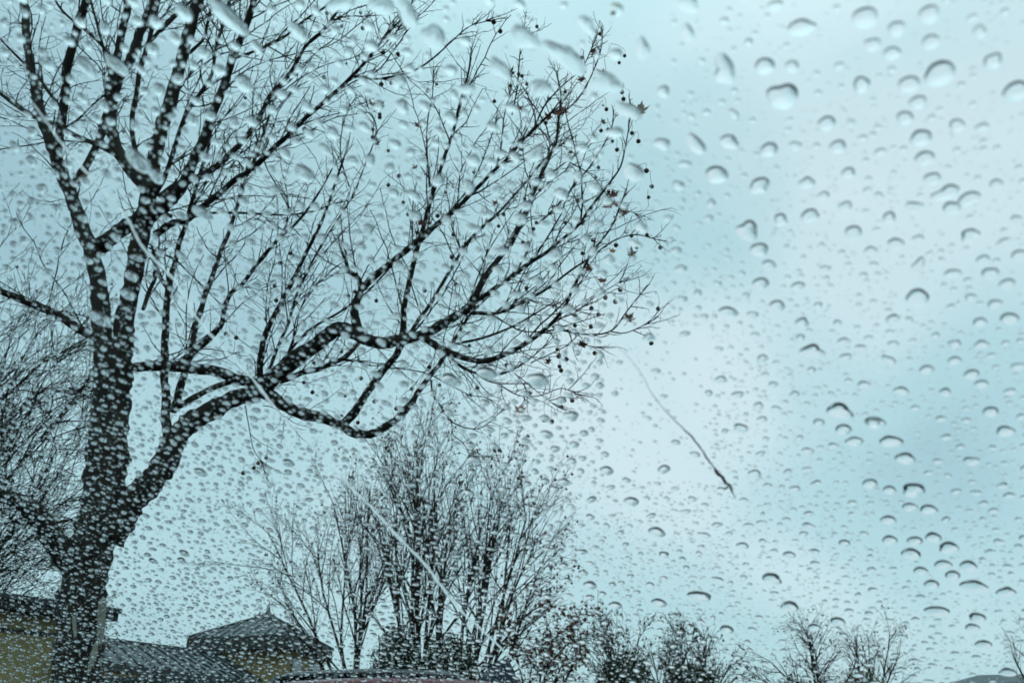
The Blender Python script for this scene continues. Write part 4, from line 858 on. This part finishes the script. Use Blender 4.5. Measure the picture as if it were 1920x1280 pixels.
for lo, hi, tries, pack in classes:
    if lo > .0012: tries = int(tries * 1.6)
    for _ in range(tries):
        u = rng.uniform(u_lo, u_hi); v_ = rng.uniform(v_lo, v_hi); q = to_px(u, v_)
        inside = q is not None and -160 < q[0] < 2080 and -160 < q[1] < 1400
        if not inside:                      # the rest of the pane is as wet
            if lo < .0013: continue
            px, py = (2000, 400) if u > (U0 + U1) / 2 else (200, 900)
        else: px, py = q
        if rng.random() > density(px, py, lo): continue
        right = px > 1130
        r = lo + (hi - lo) * rng.random() ** 1.5
        if lo > .0006: r *= .92 if (px > 700 or py < 500) else .84
        if right and lo > .001: r *= .82
        if lo > .001:
            dt = np.min((trail_uv[:, 0] - u) ** 2 + (trail_uv[:, 1] - v_) ** 2) ** .5
            if dt < r + .0022: continue
        if not free(u, v_, r, pack * (1.25 if right and lo > .001 else 1.1 if right else 1)): continue
        put(u, v_, r)
        asp = rng.choice((1, 1.05, 1.1, 1.2, 1.45)) if lo > .0006 else 1
        th = rng.uniform(50, 60) - 8 * min(1, max(0, (py - 200) / 700)) if not right else rng.uniform(44, 58)
        vis = 1 if (0 <= px <= 1920 and 0 <= py <= 1280) else 0
        ang = rng.uniform(0, 3.14) if rng.random() < .3 else rng.gauss(0, .4)
        drops.append((u, v_, r * asp ** .5, r / asp ** .5, ang, R(th), .6 if lo > .001 else .3, r, vis))
order = sorted(range(len(drops)), key=lambda i: -(drops[i][2] * drops[i][3]) * drops[i][8] / (gpt(drops[i][0], drops[i][1]) - EYE).length_squared)
big = set(order[:300])
PR7 = np.array([.22, .42, .6, .75, .87, .95, 1.0]); PR5 = np.array([.4, .68, .86, .96, 1.0]); PR3 = np.array([.45, .78, .94, 1.0])
F7 = drop_faces(28, 7); F5 = drop_faces(20, 5); F3 = drop_faces(11, 4)
Vs, Fs, base = [], [], 0
for i, (u, v_, a, b, ang, th, irr, r, vis) in enumerate(drops):
    if i in big:
        U, V_, Z = drop_geo(u, v_, a, b, ang, th, irr, i, 28, PR7); link('raindrop', mesh_np('raindrop', g_np(U, V_, Z), F7, M['water']), W); continue
    ns, pf, F = (20, PR5, F5) if max(a, b) > .0008 else (11, PR3, F3)
    U, V_, Z = drop_geo(u, v_, a, b, ang, th, irr, i, ns, pf); X = g_np(U, V_, Z); Vs.append(X); Fs.append(F + base); base += len(X)
o = link('small_raindrops', mesh_np('small_raindrops', np.concatenate(Vs), np.concatenate(Fs), M['water']), W); o['kind'] = 'stuff'
# runnels of water: low half round ridges along the glass
for ti, (pts, r0, r1) in enumerate(TRAILS):
    c = cat(pts, 8); uv = [g_hit(*q)[:2] for q in c]; n = len(uv); k = 9; X = []; F = []
    for i, (u, v_) in enumerate(uv):
        a = uv[max(0, i - 1)]; b = uv[min(n - 1, i + 1)]; d = np.array([b[0] - a[0], b[1] - a[1]]); d /= np.linalg.norm(d); nn = np.array([-d[1], d[0]])
        s = i / (n - 1); r = (r0 + (r1 - r0) * s) * (1 + (.7 if ti == 0 else .35) * noise.noise(Vector((i * .35, ti * 7, 0)))) * min(1, .15 + 6 * min(s, 1 - s))
        wob = (.0011 if ti == 0 else .0005) * noise.noise(Vector((i * .5, 3, ti)))
        for j in range(k):
            t_ = -1 + 2 * j / (k - 1); h = r * (.4, .06, .8, .8)[ti] * (max(0, 1 - t_ * t_)) ** .8
            p = gpt(u + nn[0] * (r * t_ + wob), v_ + nn[1] * (r * t_ + wob), .00006 + h); X.append(tuple(p))
    for i in range(n - 1):
        for j in range(k - 1): a = i * k + j; F.append((a, a + 1, a + k + 1, a + k))
    nb = len(X)
    for i in range(n if ti else 0): X.append(X[i * k]); X.append(X[i * k + k - 1])
    if ti:
        for i in range(n - 1): a = nb + 2 * i; F.append((a, a + 2, a + 3, a + 1))
    mb = MB(); mb.add(X, F)
    o = mb.build(('streak', 'faint_trail', 'debris', 'debris')[ti], (M['streak'], M['water'], M['debris'], M['debris'])[ti], W, True)
    if ti == 0: o['label'] = 'long kinked pale streak running down the glass to the lower centre'
    if ti == 2: o['label'] = 'thin dark squiggle at the lower end of the faint right hand trail'
u, v_, _ = g_hit(1150, 25); mb = MB(); pts_ = [(0, 0)] + [(math.cos(a_) * r_, math.sin(a_) * r_) for a_, r_ in zip(np.linspace(0, 6.28, 9)[:-1], (.0016, .0009, .0013, .0007, .0015, .0009, .0011, .0008))]
X = [tuple(gpt(u + x * .8, v_ + y * .8, .0008 if i == 0 else .0003)) for i, (x, y) in enumerate(pts_)] + [tuple(gpt(u + x * .8, v_ + y * .8, .00005)) for x, y in pts_[1:]]
mb.add(X, [(0, 1 + i, 1 + (i + 1) % 8) for i in range(8)] + [(1 + i, 9 + i, 9 + (i + 1) % 8, 1 + (i + 1) % 8) for i in range(8)] + [tuple(range(16, 8, -1))])
tag(mb.build('leaf_fragment', M['speck']), 'tiny yellow leaf fragment stuck to the glass near the top', 'leaf')
print('drops', len(drops), 'limbs', len(LIMBS), 'tips', len(TIPS), 'tris', sum(len(o.data.polygons) for o in bpy.data.objects if o.type == 'MESH'))
